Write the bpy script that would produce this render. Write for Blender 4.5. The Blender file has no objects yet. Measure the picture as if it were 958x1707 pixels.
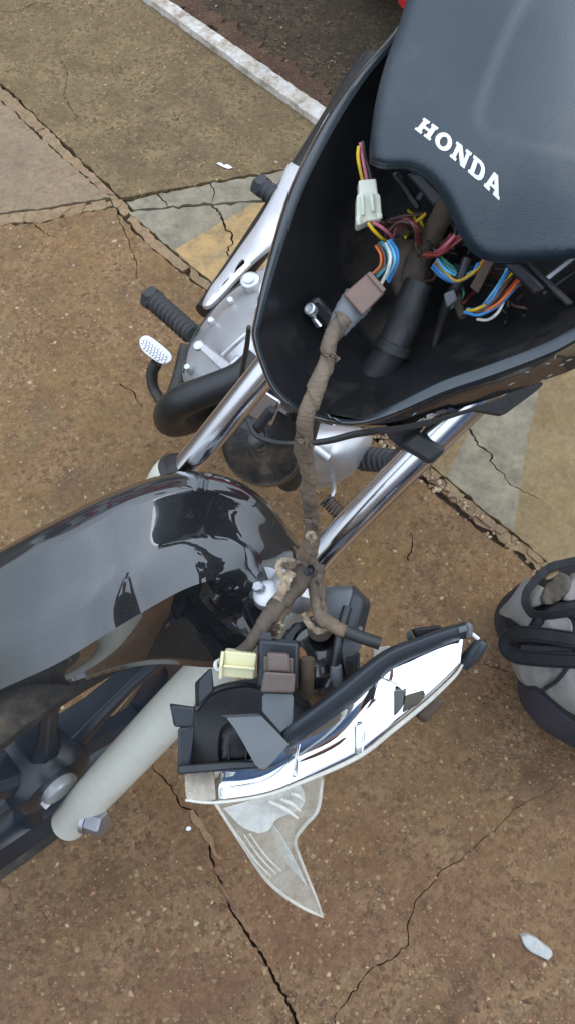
import bpy, bmesh, math, random
import numpy as np
from mathutils import Vector, Matrix
from mathutils.geometry import delaunay_2d_cdt
random.seed(7); rng = np.random.default_rng(7)
S = bpy.context.scene; COL = S.collection
R = math.radians
# ------------------------------------------------------------------ camera
H = 1.5; PITCH = R(62); F = 1420.0; CX, CY = 479.0, 853.5
cam = bpy.data.cameras.new('camera'); co = bpy.data.objects.new('camera', cam); COL.objects.link(co)
cam.sensor_fit = 'VERTICAL'; cam.sensor_height = 36; cam.lens = 36*F/1707
cam.clip_start = 0.02; cam.clip_end = 500
co.location = (0, 0, H); co.rotation_euler = (R(90)-PITCH, 0, 0)
S.camera = co
# ------------------------------------------------------------------ world, sun, exposure
SEED_X, SEED_Y = 0.0, 0.0            # which part of the cloud deck drifts over the scene
SUN_EL, SUN_AZ = R(48), R(60)          # azimuth clockwise from +Y
w = bpy.data.worlds.new('World'); S.world = w; w.use_nodes = True
nt = w.node_tree; nt.nodes.clear()
def wn(t, **k):
    n = nt.nodes.new(t)
    for a, b in k.items(): setattr(n, a, b)
    return n
sky = wn('ShaderNodeTexSky', sky_type='NISHITA', sun_disc=False, sun_elevation=SUN_EL, sun_rotation=SUN_AZ, air_density=1.2, dust_density=3.0)
tc = wn('ShaderNodeTexCoord'); nz = wn('ShaderNodeTexNoise'); nz.inputs['Scale'].default_value = 1.1; nz.inputs['Detail'].default_value = 4
nz.inputs['Roughness'].default_value = .55
rmp = wn('ShaderNodeValToRGB'); rmp.color_ramp.elements[0].position = .36; rmp.color_ramp.elements[1].position = .64
rmp.color_ramp.elements[0].color = (.62, .62, .62, 1); rmp.color_ramp.elements[1].color = (.95, .95, .95, 1)
mx = wn('ShaderNodeMix', data_type='RGBA'); mx.inputs[7].default_value = (16.0, 18.2, 21.0, 1)
sep_ = wn('ShaderNodeSeparateXYZ'); mr_ = wn('ShaderNodeMapRange'); mr_.inputs[3].default_value = .36; mr_.inputs[4].default_value = 1.0
cl_ = wn('ShaderNodeMix', data_type='RGBA'); cl_.blend_type = 'MULTIPLY'; cl_.inputs[0].default_value = 1.; cl_.inputs[6].default_value = (18.2, 20.9, 24.4, 1)
L0 = nt.links.new; L0(tc.outputs['Generated'], sep_.inputs[0]); L0(sep_.outputs[2], mr_.inputs[0]); L0(mr_.outputs[0], cl_.inputs[7]); L0(cl_.outputs[2], mx.inputs[7])
bg = wn('ShaderNodeBackground'); bg.inputs[1].default_value = .142; ow_ = wn('ShaderNodeOutputWorld')
L = nt.links.new
mp_ = wn('ShaderNodeMapping'); mp_.inputs['Location'].default_value = (SEED_X, SEED_Y, 0.3); L(tc.outputs['Generated'], mp_.inputs[0]); L(mp_.outputs[0], nz.inputs['Vector']); L(nz.outputs['Fac'], rmp.inputs[0]); L(rmp.outputs[0], mx.inputs[0])
L(sky.outputs[0], mx.inputs[6]); L(mx.outputs[2], bg.inputs[0]); L(bg.outputs[0], ow_.inputs[0])
sl = bpy.data.lights.new('sun', 'SUN'); so = bpy.data.objects.new('sun', sl); COL.objects.link(so)
sl.energy = 0.6; sl.angle = R(32); sl.color = (1, .96, .9)
sd = Vector((math.sin(SUN_AZ)*math.cos(SUN_EL), math.cos(SUN_AZ)*math.cos(SUN_EL), math.sin(SUN_EL)))
so.rotation_euler = sd.to_track_quat('Z', 'Y').to_euler(); so.location = sd*20
vs = S.view_settings; vs.view_transform = 'Standard'; vs.look = 'None'; vs.exposure = 0.13; vs.gamma = 1
S.cycles.max_bounces = 8; S.cycles.use_denoising = True
# ------------------------------------------------------------------ geometry of the view
_c, _s = math.cos(PITCH), math.sin(PITCH)
RIGHT = Vector((1, 0, 0)); UPV = Vector((0, _s, _c)); FWD = Vector((0, _c, -_s)); CAM = Vector((0, 0, H))
def W(px, py, d):
    return CAM + FWD*d + RIGHT*((px-CX)/F*d) + UPV*((CY-py)/F*d)
def G(px, py, z=0.0):
    v = FWD + RIGHT*((px-CX)/F) + UPV*((CY-py)/F)
    return CAM + v*((z-H)/v.z)
def camvec(x, y, z):                  # direction given as right, up, towards the viewer
    return (RIGHT*x + UPV*y - FWD*z).normalized()
# ------------------------------------------------------------------ materials
MATS = {}
def mat(name, base, rough=.5, metal=0., base2=None, nscale=12., dust=None, dust_amt=0., dscale=9., bump=0., bscale=200., coat=0., cior=1.5, ior=1.5, rvar=.0, spec=.5, trans=0., speck=None):
    m = bpy.data.materials.new(name); m.use_nodes = True; n = m.node_tree; lk = n.links.new
    b = n.nodes['Principled BSDF']; b.inputs['Roughness'].default_value = rough; b.inputs['Metallic'].default_value = metal
    b.inputs['IOR'].default_value = ior; b.inputs['Coat Weight'].default_value = coat; b.inputs['Coat Roughness'].default_value = .015; b.inputs['Coat IOR'].default_value = cior
    b.inputs['Specular IOR Level'].default_value = spec; b.inputs['Transmission Weight'].default_value = trans
    t = n.nodes.new('ShaderNodeTexCoord')
    def noise(sc, det=6, ro=.6):
        q = n.nodes.new('ShaderNodeTexNoise'); q.inputs['Scale'].default_value = sc; q.inputs['Detail'].default_value = det; q.inputs['Roughness'].default_value = ro
        lk(t.outputs['Object'], q.inputs['Vector']); return q
    def ramp(src, a, c):
        q = n.nodes.new('ShaderNodeMapRange'); q.inputs[1].default_value = a; q.inputs[2].default_value = c; lk(src, q.inputs[0]); return q.outputs[0]
    def mix(f, a, c):
        q = n.nodes.new('ShaderNodeMix'); q.data_type = 'RGBA'
        if isinstance(f, float): q.inputs[0].default_value = f
        else: lk(f, q.inputs[0])
        for i, v in ((6, a), (7, c)):
            if isinstance(v, tuple): q.inputs[i].default_value = v+(1,)
            else: lk(v, q.inputs[i])
        return q.outputs[2]
    col = mix(ramp(noise(nscale).outputs['Fac'], .35, .65), base, base2 or tuple(x*.75 for x in base))
    if dust:
        f = ramp(noise(dscale, 8, .68).outputs['Fac'], .62-.35*dust_amt, .82-.2*dust_amt)
        q = n.nodes.new('ShaderNodeMath'); q.operation = 'MULTIPLY'; q.inputs[1].default_value = min(1, .35+dust_amt*.6); lk(f, q.inputs[0])
        col = mix(q.outputs[0], col, dust)
        r = n.nodes.new('ShaderNodeMath'); r.operation = 'MULTIPLY_ADD'; r.inputs[1].default_value = .6; r.inputs[2].default_value = rough; lk(q.outputs[0], r.inputs[0])
        lk(r.outputs[0], b.inputs['Roughness'])
        if coat:
            r2 = n.nodes.new('ShaderNodeMath'); r2.operation = 'MULTIPLY_ADD'; r2.inputs[1].default_value = -coat; r2.inputs[2].default_value = coat; lk(q.outputs[0], r2.inputs[0]); lk(r2.outputs[0], b.inputs['Coat Weight'])
    elif rvar:
        r = n.nodes.new('ShaderNodeMath'); r.operation = 'MULTIPLY_ADD'; r.inputs[1].default_value = rvar; r.inputs[2].default_value = rough-rvar/2; lk(noise(30).outputs['Fac'], r.inputs[0]); lk(r.outputs[0], b.inputs['Roughness'])
    if speck:
        v = n.nodes.new('ShaderNodeTexVoronoi'); v.inputs['Scale'].default_value = speck[1]; lk(t.outputs['Object'], v.inputs['Vector'])
        col = mix(ramp(v.outputs['Distance'], speck[2], speck[2]*.5), col, speck[0])
    lk(col, b.inputs['Base Color'])
    if bump:
        bp = n.nodes.new('ShaderNodeBump'); bp.inputs['Strength'].default_value = bump; bp.inputs['Distance'].default_value = .002
        lk(noise(bscale, 3).outputs['Fac'], bp.inputs['Height']); lk(bp.outputs[0], b.inputs['Normal'])
    MATS[name] = m; return m
DUST = (.20, .15, .10)
mat('fender_paint', (.010, .011, .013), .4, 0, (.008, .009, .011), 6, (.16, .13, .10), .0, 60, coat=1., cior=1.85, spec=.2, speck=((.22, .19, .15), 520, .12))
mat('cowl_paint', (.008, .008, .010), .2, 0, None, 8, (.25, .23, .2), .05, 25, coat=1., ior=1.6)
mat('black_plastic', (.020, .021, .024), .36, 0, (.010, .010, .012), 20, DUST, .12, 12, bump=.12, bscale=300)
mat('dusty_plastic', (.018, .018, .020), .34, 0, (.010, .010, .011), 15, (.12, .10, .075), .32, 9, bump=.15, bscale=250, spec=.4)
mat('cover_plastic', (.020, .033, .045), .38, 0, (.015, .026, .037), 5, (.11, .11, .105), .22, 7, bump=.25, bscale=900, ior=1.6, rvar=.1)
mat('grey_plastic', (.12, .13, .14), .5, 0, (.10, .11, .12), 20, DUST, .12, 16, bump=.1)
mat('slate_plastic', (.024, .029, .036), .42, 0, (.018, .022, .028), 20, DUST, .15, 16)
mat('rubber', (.022, .023, .026), .48, 0, (.03, .03, .03), 40, DUST, .10, 20, bump=.2)
mat('tape', (.165, .120, .080), .62, 0, (.05, .038, .028), 26, (.42, .29, .175), .38, 15, bump=.9, bscale=110)
mat('tape_dark', (.12, .086, .058), .7, 0, (.04, .033, .028), 22, (.20, .15, .11), .30, 30, bump=.5, bscale=120)
mat('tape_pale', (.42, .34, .24), .75, 0, (.25, .18, .12), 40, bump=.4, bscale=150)
mat('chrome', (.94, .94, .97), .15, 1., (.90, .89, .95), 18, rvar=.06)
mat('reflector_chrome', (.93, .94, .96), .035, 1., (.88, .90, .93), 8)
mat('alloy', (.60, .60, .61), .38, .7, (.50, .50, .51), 14, (.20, .16, .12), .20, 13, bump=.12, bscale=500)
mat('alloy_bright', (.90, .90, .92), .42, .7, (.84, .84, .88), 14)
mat('leg_paint', (.62, .60, .52), .42, 0, (.55, .53, .45), 9, (.24, .19, .13), .18, 30, coat=.25, bump=.06, bscale=90)
mat('rim_plastic', (.040, .048, .056), .25, 0, (.030, .037, .044), 12, (.2, .19, .17), .10, 30)
mat('brick', (.19, .095, .055), .9, 0, (.12, .06, .04), 40, bump=.5, bscale=200)
mat('satin_black', (.024, .030, .040), .30, 0, (.014, .017, .022), 10, DUST, .06, 9)
mat('zinc', (.42, .43, .45), .38, .85, (.34, .35, .37), 30)
mat('dark_metal', (.05, .047, .045), .5, .4, (.025, .024, .023), 14, DUST, .3, 14, bump=.3)
mat('exhaust_black', (.028, .028, .029), .40, .2, (.012, .012, .012), 14, (.07, .045, .03), .22, 14)
mat('mud', (.022, .020, .019), .3, 0, (.012, .011, .010), 10, (.18, .115, .065), .38, 14, coat=.5, bump=.2)
mat('white_nylon', (.60, .60, .50), .38, 0, (.52, .53, .42), 30, (.3, .26, .2), .12, 30)
mat('cream_nylon', (.72, .68, .42), .4, 0, (.66, .62, .38), 30, (.4, .33, .2), .1, 30)
mat('brown_nylon', (.17, .105, .080), .5, 0, (.13, .082, .062), 30, (.25, .18, .13), .15, 24)
mat('relay_brown', (.14, .105, .09), .6, 0, (.10, .075, .065), 30, (.20, .14, .1), .3, 30)
mat('rust', (.26, .12, .06), .8, .2, (.12, .055, .03), 30)
mat('socket_brown', (.11, .075, .05), .7, 0, (.05, .035, .025), 26, (.2, .14, .09), .3, 20, bump=.4)
for k, v in dict(yellow=(.75, .48, .01), pink=(.62, .16, .22), blue=(.05, .25, .60), sky=(.12, .50, .78), red=(.48, .05, .04), orange=(.75, .16, .03), white=(.75, .73, .68), green=(.05, .25, .14), brown=(.10, .05, .035), teal=(.05, .30, .36), black=(.02, .02, .02), maroon=(.2, .03, .03)).items():
    mat('wire_'+k, v, .4, 0, tuple(x*.6 for x in v), 40, DUST, .22, 40)
mat('letter_white', (.86, .86, .84), .35)
mat('bag_grey', (.25, .235, .22), .9, 0, (.19, .18, .165), 10, bump=.5, bscale=700)
mat('bag_black', (.013, .014, .018), .8, 0, (.014, .015, .019), 12, bump=.5, bscale=700)
mat('bag_purple', (.030, .025, .036), .8, 0, (.02, .018, .026), 12, bump=.5, bscale=700)
mat('bag_brown', (.10, .085, .065), .85, 0, (.06, .05, .04), 12, bump=.5, bscale=500)
mat('strap_black', (.009, .010, .013), .75, 0, (.008, .009, .012), 20, bump=.6, bscale=900)
mat('car_red', (.45, .012, .015), .25, 0, (.4, .01, .012), 3, coat=1.)
mat('car_glass', (.01, .012, .012), .05)
mat('tyre', (.018, .018, .018), .75, 0, (.03, .027, .025), 20, DUST, .3, 20)
mat('soil', (.06, .038, .022), .95, 0, (.03, .02, .012), 30, bump=.6, bscale=60)
def clear_mat(name, tint, rough, alpha):
    m = bpy.data.materials.new(name); m.use_nodes = True; n = m.node_tree; lk = n.links.new
    b = n.nodes['Principled BSDF']; o = n.nodes['Material Output']
    b.inputs['Base Color'].default_value = tint+(1,); b.inputs['Roughness'].default_value = rough; b.inputs['IOR'].default_value = 1.5
    tr = n.nodes.new('ShaderNodeBsdfTransparent'); tr.inputs[0].default_value = (.97, .96, .93, 1)
    ms = n.nodes.new('ShaderNodeMixShader'); t = n.nodes.new('ShaderNodeTexCoord'); q = n.nodes.new('ShaderNodeTexNoise'); q.inputs['Scale'].default_value = 34; q.inputs['Detail'].default_value = 9; q.inputs['Roughness'].default_value = .7; q.inputs['Distortion'].default_value = .6
    lk(t.outputs['Object'], q.inputs[0]); r = n.nodes.new('ShaderNodeMapRange'); r.inputs[1].default_value = .3; r.inputs[2].default_value = .7
    r.inputs[3].default_value = alpha[0]; r.inputs[4].default_value = alpha[1]; lk(q.outputs[0], r.inputs[0]); lk(r.outputs[0], ms.inputs[0])
    lk(tr.outputs[0], ms.inputs[1]); lk(b.outputs[0], ms.inputs[2]); lk(ms.outputs[0], o.inputs[0]); MATS[name] = m
clear_mat('clear_plastic', (.66, .63, .54), .12, (.15, .55))
clear_mat('clear_edge', (.72, .70, .63), .15, (.4, .8))
clear_mat('clear_frost', (.74, .74, .70), .18, (.25, .8))
clear_mat('shard_plastic', (.42, .43, .41), .3, (.6, .95))
def ground_mat(name, c1, c2, c3, peb, pamt=1., scale=1., bump=.7, paint=None, wear=.5, far=None):
    m = bpy.data.materials.new(name); m.use_nodes = True; n = m.node_tree; lk = n.links.new
    b = n.nodes['Principled BSDF']; b.inputs['Roughness'].default_value = .9; b.inputs['Specular IOR Level'].default_value = .25
    g = n.nodes.new('ShaderNodeNewGeometry')
    def noise(sc, det=8, ro=.6):
        q = n.nodes.new('ShaderNodeTexNoise'); q.inputs['Scale'].default_value = sc; q.inputs['Detail'].default_value = det; q.inputs['Roughness'].default_value = ro
        lk(g.outputs['Position'], q.inputs['Vector']); return q.outputs['Fac']
    def mr(s, a, c, x=0., y=1.):
        q = n.nodes.new('ShaderNodeMapRange'); q.inputs[1].default_value = a; q.inputs[2].default_value = c; q.inputs[3].default_value = x; q.inputs[4].default_value = y; lk(s, q.inputs[0]); return q.outputs[0]
    def mix(f, a, c, bt='MIX'):
        q = n.nodes.new('ShaderNodeMix'); q.data_type = 'RGBA'; q.blend_type = bt
        if isinstance(f, float): q.inputs[0].default_value = f
        else: lk(f, q.inputs[0])
        for i, v in ((6, a), (7, c)):
            if isinstance(v, tuple): q.inputs[i].default_value = v+(1,)
            else: lk(v, q.inputs[i])
        return q.outputs[2]
    def math_(op, a, c):
        q = n.nodes.new('ShaderNodeMath'); q.operation = op
        for i, v in ((0, a), (1, c)):
            if isinstance(v, float): q.inputs[i].default_value = v
            else: lk(v, q.inputs[i])
        return q.outputs[0]
    col = mix(mr(noise(4.5), .35, .66), c1, c2)
    col = mix(mr(noise(13), .48, .72), col, c3)
    if far:
        sx = n.nodes.new('ShaderNodeSeparateXYZ'); lk(g.outputs['Position'], sx.inputs[0])
        col = mix(mr(math_('ADD', sx.outputs[1], math_('MULTIPLY', math_('SUBTRACT', noise(3.1), .5), 1.6)), far[1], far[2]), col, mix(mr(noise(13), .45, .7), far[0], tuple(x*1.18 for x in far[0])))
    col = mix(mr(noise(2.9, 10, .66), .50, .66, 0., .5), col, tuple(x*.42 for x in c2))
    col = mix(mr(noise(1.35, 12, .70), .47, .62, 0., .5), col, (c2[0]*.75, c2[0]*.62, c2[0]*.40))
    col = mix(mr(noise(5.2, 5, .5), .60, .66, 0., .55), col, tuple(x*.40 for x in c2))
    col = mix(mr(noise(8.3, 9, .66), .50, .66, 0., .65), col, (c1[0]*.95, c1[0]*.80, c1[0]*.46))
    col = mix(mr(noise(9.7, 9, .66), .52, .68, 0., .6), col, (c2[0]*.9, c2[0]*.60, c2[0]*.48))
    col = mix(mr(noise(38, 6, .7), .5, .68, 0., .6), col, tuple(x*.5 for x in c2))
    col = mix(mr(noise(90, 4), .35, .7, 0., .55), col, tuple(x*.45 for x in c1))
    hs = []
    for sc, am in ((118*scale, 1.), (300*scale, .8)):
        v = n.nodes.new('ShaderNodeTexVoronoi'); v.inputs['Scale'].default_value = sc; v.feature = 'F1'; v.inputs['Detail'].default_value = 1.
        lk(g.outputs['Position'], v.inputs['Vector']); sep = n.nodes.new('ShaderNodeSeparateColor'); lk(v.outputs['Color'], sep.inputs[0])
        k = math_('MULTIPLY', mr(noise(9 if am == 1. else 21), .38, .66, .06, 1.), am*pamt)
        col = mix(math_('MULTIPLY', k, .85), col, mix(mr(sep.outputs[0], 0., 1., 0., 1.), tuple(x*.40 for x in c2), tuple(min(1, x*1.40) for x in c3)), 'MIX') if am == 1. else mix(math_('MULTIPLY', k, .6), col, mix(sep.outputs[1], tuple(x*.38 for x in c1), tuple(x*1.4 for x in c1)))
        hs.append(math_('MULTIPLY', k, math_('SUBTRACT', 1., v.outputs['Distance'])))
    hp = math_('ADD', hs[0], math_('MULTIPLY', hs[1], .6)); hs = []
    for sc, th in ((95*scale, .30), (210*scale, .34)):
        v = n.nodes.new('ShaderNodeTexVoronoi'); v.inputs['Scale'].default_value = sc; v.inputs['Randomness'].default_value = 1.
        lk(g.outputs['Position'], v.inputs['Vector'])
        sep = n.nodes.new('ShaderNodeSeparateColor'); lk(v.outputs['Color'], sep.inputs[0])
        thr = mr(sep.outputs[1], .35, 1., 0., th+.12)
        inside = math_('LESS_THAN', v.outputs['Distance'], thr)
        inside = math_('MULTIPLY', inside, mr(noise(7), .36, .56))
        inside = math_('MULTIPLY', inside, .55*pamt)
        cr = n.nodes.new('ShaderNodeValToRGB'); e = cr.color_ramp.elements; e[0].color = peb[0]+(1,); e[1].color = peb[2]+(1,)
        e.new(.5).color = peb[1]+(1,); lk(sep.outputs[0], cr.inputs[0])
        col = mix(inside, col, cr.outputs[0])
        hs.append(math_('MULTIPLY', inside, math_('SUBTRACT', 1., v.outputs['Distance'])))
    if paint:
        col = mix(mr(noise(22, 10, .7), wear-.12, wear+.12), paint, col)
    lk(col, b.inputs['Base Color'])
    hgt = math_('ADD', math_('MULTIPLY', hp, 1.3), math_('ADD', math_('ADD', math_('MULTIPLY', hs[0], .8), math_('MULTIPLY', hs[1], .4)), math_('MULTIPLY', noise(260, 4), 1.3)))
    bp = n.nodes.new('ShaderNodeBump'); bp.inputs['Strength'].default_value = bump; bp.inputs['Distance'].default_value = .004
    lk(hgt, bp.inputs['Height']); lk(bp.outputs[0], b.inputs['Normal']); MATS[name] = m; return m
PEB = ((.30, .21, .115), (.17, .095, .05), (.40, .30, .19))
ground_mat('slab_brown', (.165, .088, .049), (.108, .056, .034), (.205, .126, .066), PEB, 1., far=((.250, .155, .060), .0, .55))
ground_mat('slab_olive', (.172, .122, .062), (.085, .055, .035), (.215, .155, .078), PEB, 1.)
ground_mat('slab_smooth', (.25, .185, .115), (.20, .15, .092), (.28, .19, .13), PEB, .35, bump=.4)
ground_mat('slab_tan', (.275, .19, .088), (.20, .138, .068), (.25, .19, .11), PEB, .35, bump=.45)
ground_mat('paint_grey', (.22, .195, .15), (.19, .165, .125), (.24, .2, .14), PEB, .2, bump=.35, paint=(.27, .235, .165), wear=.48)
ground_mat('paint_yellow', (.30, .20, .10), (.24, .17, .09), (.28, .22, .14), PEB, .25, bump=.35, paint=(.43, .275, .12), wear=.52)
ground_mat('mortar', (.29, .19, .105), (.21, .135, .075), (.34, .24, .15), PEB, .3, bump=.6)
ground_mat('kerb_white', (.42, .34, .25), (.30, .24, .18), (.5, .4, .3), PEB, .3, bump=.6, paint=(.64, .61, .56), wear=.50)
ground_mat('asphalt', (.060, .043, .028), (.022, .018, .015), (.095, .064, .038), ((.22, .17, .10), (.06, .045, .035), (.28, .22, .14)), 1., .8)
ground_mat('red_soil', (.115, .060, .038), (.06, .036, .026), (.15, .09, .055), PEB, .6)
# ------------------------------------------------------------------ object helpers
WO = {}
def link(name, verts, faces, material, parent=None, sharp=35, mods=(), smooth=True, origin=None):
    vs_ = np.array([tuple(v) for v in verts], dtype=float)
    o0 = Vector(origin) if origin is not None else Vector(vs_.mean(0))
    me = bpy.data.meshes.new(name); me.from_pydata([tuple(v) for v in (vs_-np.array(o0))], [], faces); me.update()
    bm = bmesh.new(); bm.from_mesh(me); bmesh.ops.recalc_face_normals(bm, faces=bm.faces); bm.to_mesh(me); bm.free()
    if smooth:
        me.polygons.foreach_set('use_smooth', [True]*len(me.polygons)); me.set_sharp_from_angle(angle=R(sharp))
    me.materials.append(MATS[material])
    o = bpy.data.objects.new(name, me); COL.objects.link(o)
    WO[o.name] = o0
    if parent: o.parent = parent; o.location = o0 - WO[parent.name]
    else: o.location = o0
    for kind, val in mods:
        if kind == 'bevel':
            md = o.modifiers.new('bevel', 'BEVEL'); md.width = val; md.segments = 2; md.limit_method = 'ANGLE'; md.angle_limit = R(40); md.harden_normals = False
        if kind == 'solid':
            md = o.modifiers.new('solid', 'SOLIDIFY'); md.thickness = val; md.offset = -1
        if kind == 'sub':
            md = o.modifiers.new('sub', 'SUBSURF'); md.levels = md.render_levels = val
    return o
def thing(name, label, cat, loc, group=None):
    o = bpy.data.objects.new(name, None); COL.objects.link(o); o.empty_display_size = .05
    o.location = loc; WO[o.name] = Vector(loc); o['label'] = label; o['category'] = cat
    if group: o['group'] = group
    return o
def tag(o, label, cat, group=None):
    o['label'] = label; o['category'] = cat
    if group: o['group'] = group
    return o
def catmull(P, n, closed=False):
    P = np.array(P, float); m = len(P); out = []
    if m == 2 and not closed: return np.array([P[0]+(P[1]-P[0])*t for t in np.linspace(0, 1, n+1)])
    segs = m if closed else m-1
    for i in range(segs):
        if closed: a, b, c, d = P[(i-1) % m], P[i], P[(i+1) % m], P[(i+2) % m]
        else: b, c = P[i], P[i+1]; a = P[i-1] if i else 2*b-c; d = P[i+2] if i+2 < m else 2*c-b
        for t in np.arange(n)/n:
            out.append(.5*((2*b)+(c-a)*t+(2*a-5*b+4*c-d)*t*t+(3*b-a-3*c+d)*t**3))
    if not closed: out.append(P[-1])
    return np.array(out)
def outline_pts(O, n=5):
    """closed outline; points (x,y) are smooth, (x,y,1) are corners"""
    m = len(O); cor = [i for i, p in enumerate(O) if len(p) > 2]
    if not cor: return catmull([p[:2] for p in O], n, True)
    out = []
    for a, i in enumerate(cor):
        j = cor[(a+1) % len(cor)]; j2 = j if j > i else j+m
        seg = [O[k % m][:2] for k in range(i, j2+1)]
        out += list(catmull(seg, n))[:-1] if len(seg) > 2 else [np.array(seg[0], float)]
    return np.array(out)
def inpoly(P, poly):
    P = np.asarray(P, float); x, y = P[:, 0], P[:, 1]; r = np.zeros(len(P), bool); q = np.asarray(poly, float)
    j = len(q)-1
    for i in range(len(q)):
        xi, yi, xj, yj = q[i][0], q[i][1], q[j][0], q[j][1]
        if yi != yj: r ^= ((yi > y) != (yj > y)) & (x < (xj-xi)*(y-yi)/(yj-yi)+xi)
        j = i
    return r
def edist(P, poly):
    P = np.asarray(P, float); q = np.asarray(poly, float); best = np.full(len(P), 1e9)
    for i in range(len(q)):
        a, b = q[i-1], q[i]; ab = b-a; l = (ab*ab).sum() or 1e-9
        t = np.clip(((P-a)@ab)/l, 0, 1); best = np.minimum(best, np.hypot(*(P-(a+t[:, None]*ab)).T))
    return best
def dfun(D):
    """depth from one number, or control points (x,y,d): plane for 3, thin plate spline for more"""
    if callable(D): return D
    if isinstance(D, (int, float)): return lambda P: np.full(len(P), float(D))
    C = np.array(D, float); X = C[:, :2]/100; n = len(X)
    if n == 3:
        k = np.linalg.solve(np.c_[np.ones(3), X], C[:, 2]); return lambda P: np.c_[np.ones(len(P)), np.asarray(P)/100]@k
    def U(r2): return np.where(r2 > 0, r2*np.log(np.maximum(r2, 1e-12)), 0)
    K = U(((X[:, None]-X[None])**2).sum(2))+np.eye(n)*1e-4; Q = np.c_[np.ones(n), X]
    A = np.block([[K, Q], [Q.T, np.zeros((3, 3))]]); s = np.linalg.solve(A, np.r_[C[:, 2], 0, 0, 0])
    return lambda P: U((((np.asarray(P)/100)[:, None]-X[None])**2).sum(2))@s[:n]+np.c_[np.ones(len(P)), np.asarray(P)/100]@s[n:]
def cdt(loops, extra, keep):
    V, E = [], []
    for lp in loops:
        k = len(V); V += [Vector((float(p[0]), float(p[1]))) for p in lp]; E += [(k+i, k+(i+1) % len(lp)) for i in range(len(lp))]
    V += [Vector((float(p[0]), float(p[1]))) for p in extra]
    r = delaunay_2d_cdt(V, E, [], 0, 1e-6); pv = np.array([tuple(v) for v in r[0]]); tri = [tuple(t) for t in r[2]]
    cen = np.array([pv[list(t)].mean(0) for t in tri]); k = keep(cen)
    return pv, [t for t, q in zip(tri, k) if q]
def shellup(pv, tri, front, back):
    """closed solid from 2-D triangles with front and back position arrays"""
    n = len(pv); faces = [t for t in tri]+[(c+n, b+n, a+n) for a, b, c in tri]; cnt = {}
    for t in tri:
        for a, b in ((t[0], t[1]), (t[1], t[2]), (t[2], t[0])):
            cnt[(a, b)] = 1
    for (a, b) in list(cnt):
        if (b, a) not in cnt: faces.append((b, a, a+n, b+n))
    used = sorted({i for f in faces for i in f}); mp = {u: i for i, u in enumerate(used)}; allv = list(front)+list(back)
    return [allv[u] for u in used], [tuple(mp[i] for i in f) for f in faces]
def sheet(name, O, D, th, material, parent=None, step=None, bev=.0008, holes=(), rnd=None, sharp=38, n=5, wob=0., backD=None, bscale=1.):
    ol = outline_pts(O, n); hs = [outline_pts(h, n) for h in holes]; f = dfun(D)
    extra = []
    if step:
        x0, y0 = ol.min(0); x1, y1 = ol.max(0); gx, gy = np.meshgrid(np.arange(x0, x1, step), np.arange(y0, y1, step)); gx = gx+step*.5*(np.arange(len(gx)) % 2)[:, None]
        Pg = np.c_[gx.ravel(), gy.ravel()]; Pg = Pg[inpoly(Pg, ol)]; Pg = Pg[edist(Pg, ol) > step*.4]
        if rnd:                        # rings near the edge so that the rounding is sampled
            c = ol.mean(0); rings = []
            for k in (.12, .3, .6):
                nx = np.roll(ol, -1, 0)-np.roll(ol, 1, 0); nx = nx/(np.linalg.norm(nx, axis=1)[:, None]+1e-9)
                ar = (ol[:, 0]*np.roll(ol[:, 1], -1)-ol[:, 1]*np.roll(ol[:, 0], -1)).sum()
                nn = np.c_[-nx[:, 1], nx[:, 0]]*(1 if ar > 0 else -1); q = ol+nn*rnd[0]*k; q = q[inpoly(q, ol)]
                if len(q): q = q[edist(q, ol) > rnd[0]*k*.8]; rings.append(q)
            Pg = Pg[edist(Pg, ol) > rnd[0]*.7] if len(Pg) else Pg
            Pg = np.vstack([Pg]+rings)
        for h in hs: Pg = Pg[~inpoly(Pg, h)]
        extra = Pg
    def keep(c):
        k = inpoly(c, ol)
        for h in hs: k &= ~inpoly(c, h)
        return k
    pv, tri = cdt([ol]+hs, extra, keep); d = f(pv)
    if rnd:
        e = np.clip(edist(pv, ol)/rnd[0], 0, 1); d = d+rnd[1]*(1-np.sqrt(np.maximum(0, 1-(1-e)**2)))
    if wob: d = d+wob*np.sin(pv[:, 0]*.11+pv[:, 1]*.05)*np.cos(pv[:, 1]*.09-pv[:, 0]*.03)+wob*.5*np.sin(pv[:, 0]*.31-pv[:, 1]*.22)*np.sin(pv[:, 1]*.17+1)
    fr = [W(p[0], p[1], q) for p, q in zip(pv, d)]
    bd = dfun(backD)(pv) if backD is not None else d+th
    mid = ol.mean(0); pb = mid+(pv-mid)*bscale
    bk = [W(CX+(p[0]-CX)*q/b2, CY+(p[1]-CY)*q/b2, b2) for p, q, b2 in zip(pb, d, bd)]   # pushed straight back, not along the ray
    v, fc = shellup(pv, tri, fr, bk)
    return link(name, v, fc, material, parent, sharp, (('bevel', bev),) if bev else ())
def loft(name, rows, material, parent=None, nu=5, nv=5, th=0, close_u=False, sharp=35, crease=(), bev=0):
    rows = [catmull(r, nu, close_u) for r in rows]
    A = np.array(rows); cuts = [0]+list(crease)+[len(rows)-1]; out = []
    for a, b in zip(cuts[:-1], cuts[1:]):
        seg = np.stack([catmull(A[a:b+1, i], nv) for i in range(A.shape[1])], 1); out += list(seg if a == 0 else seg[1:])
    A = np.array(out); nr, nc = A.shape[:2]
    v = [W(*A[i, j]) for i in range(nr) for j in range(nc)]; f = []
    for i in range(nr-1):
        for j in range(nc if close_u else nc-1):
            j2 = (j+1) % nc; f.append((i*nc+j, i*nc+j2, (i+1)*nc+j2, (i+1)*nc+j))
    return link(name, v, f, material, parent, sharp, (('solid', th),) if th else ())
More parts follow.
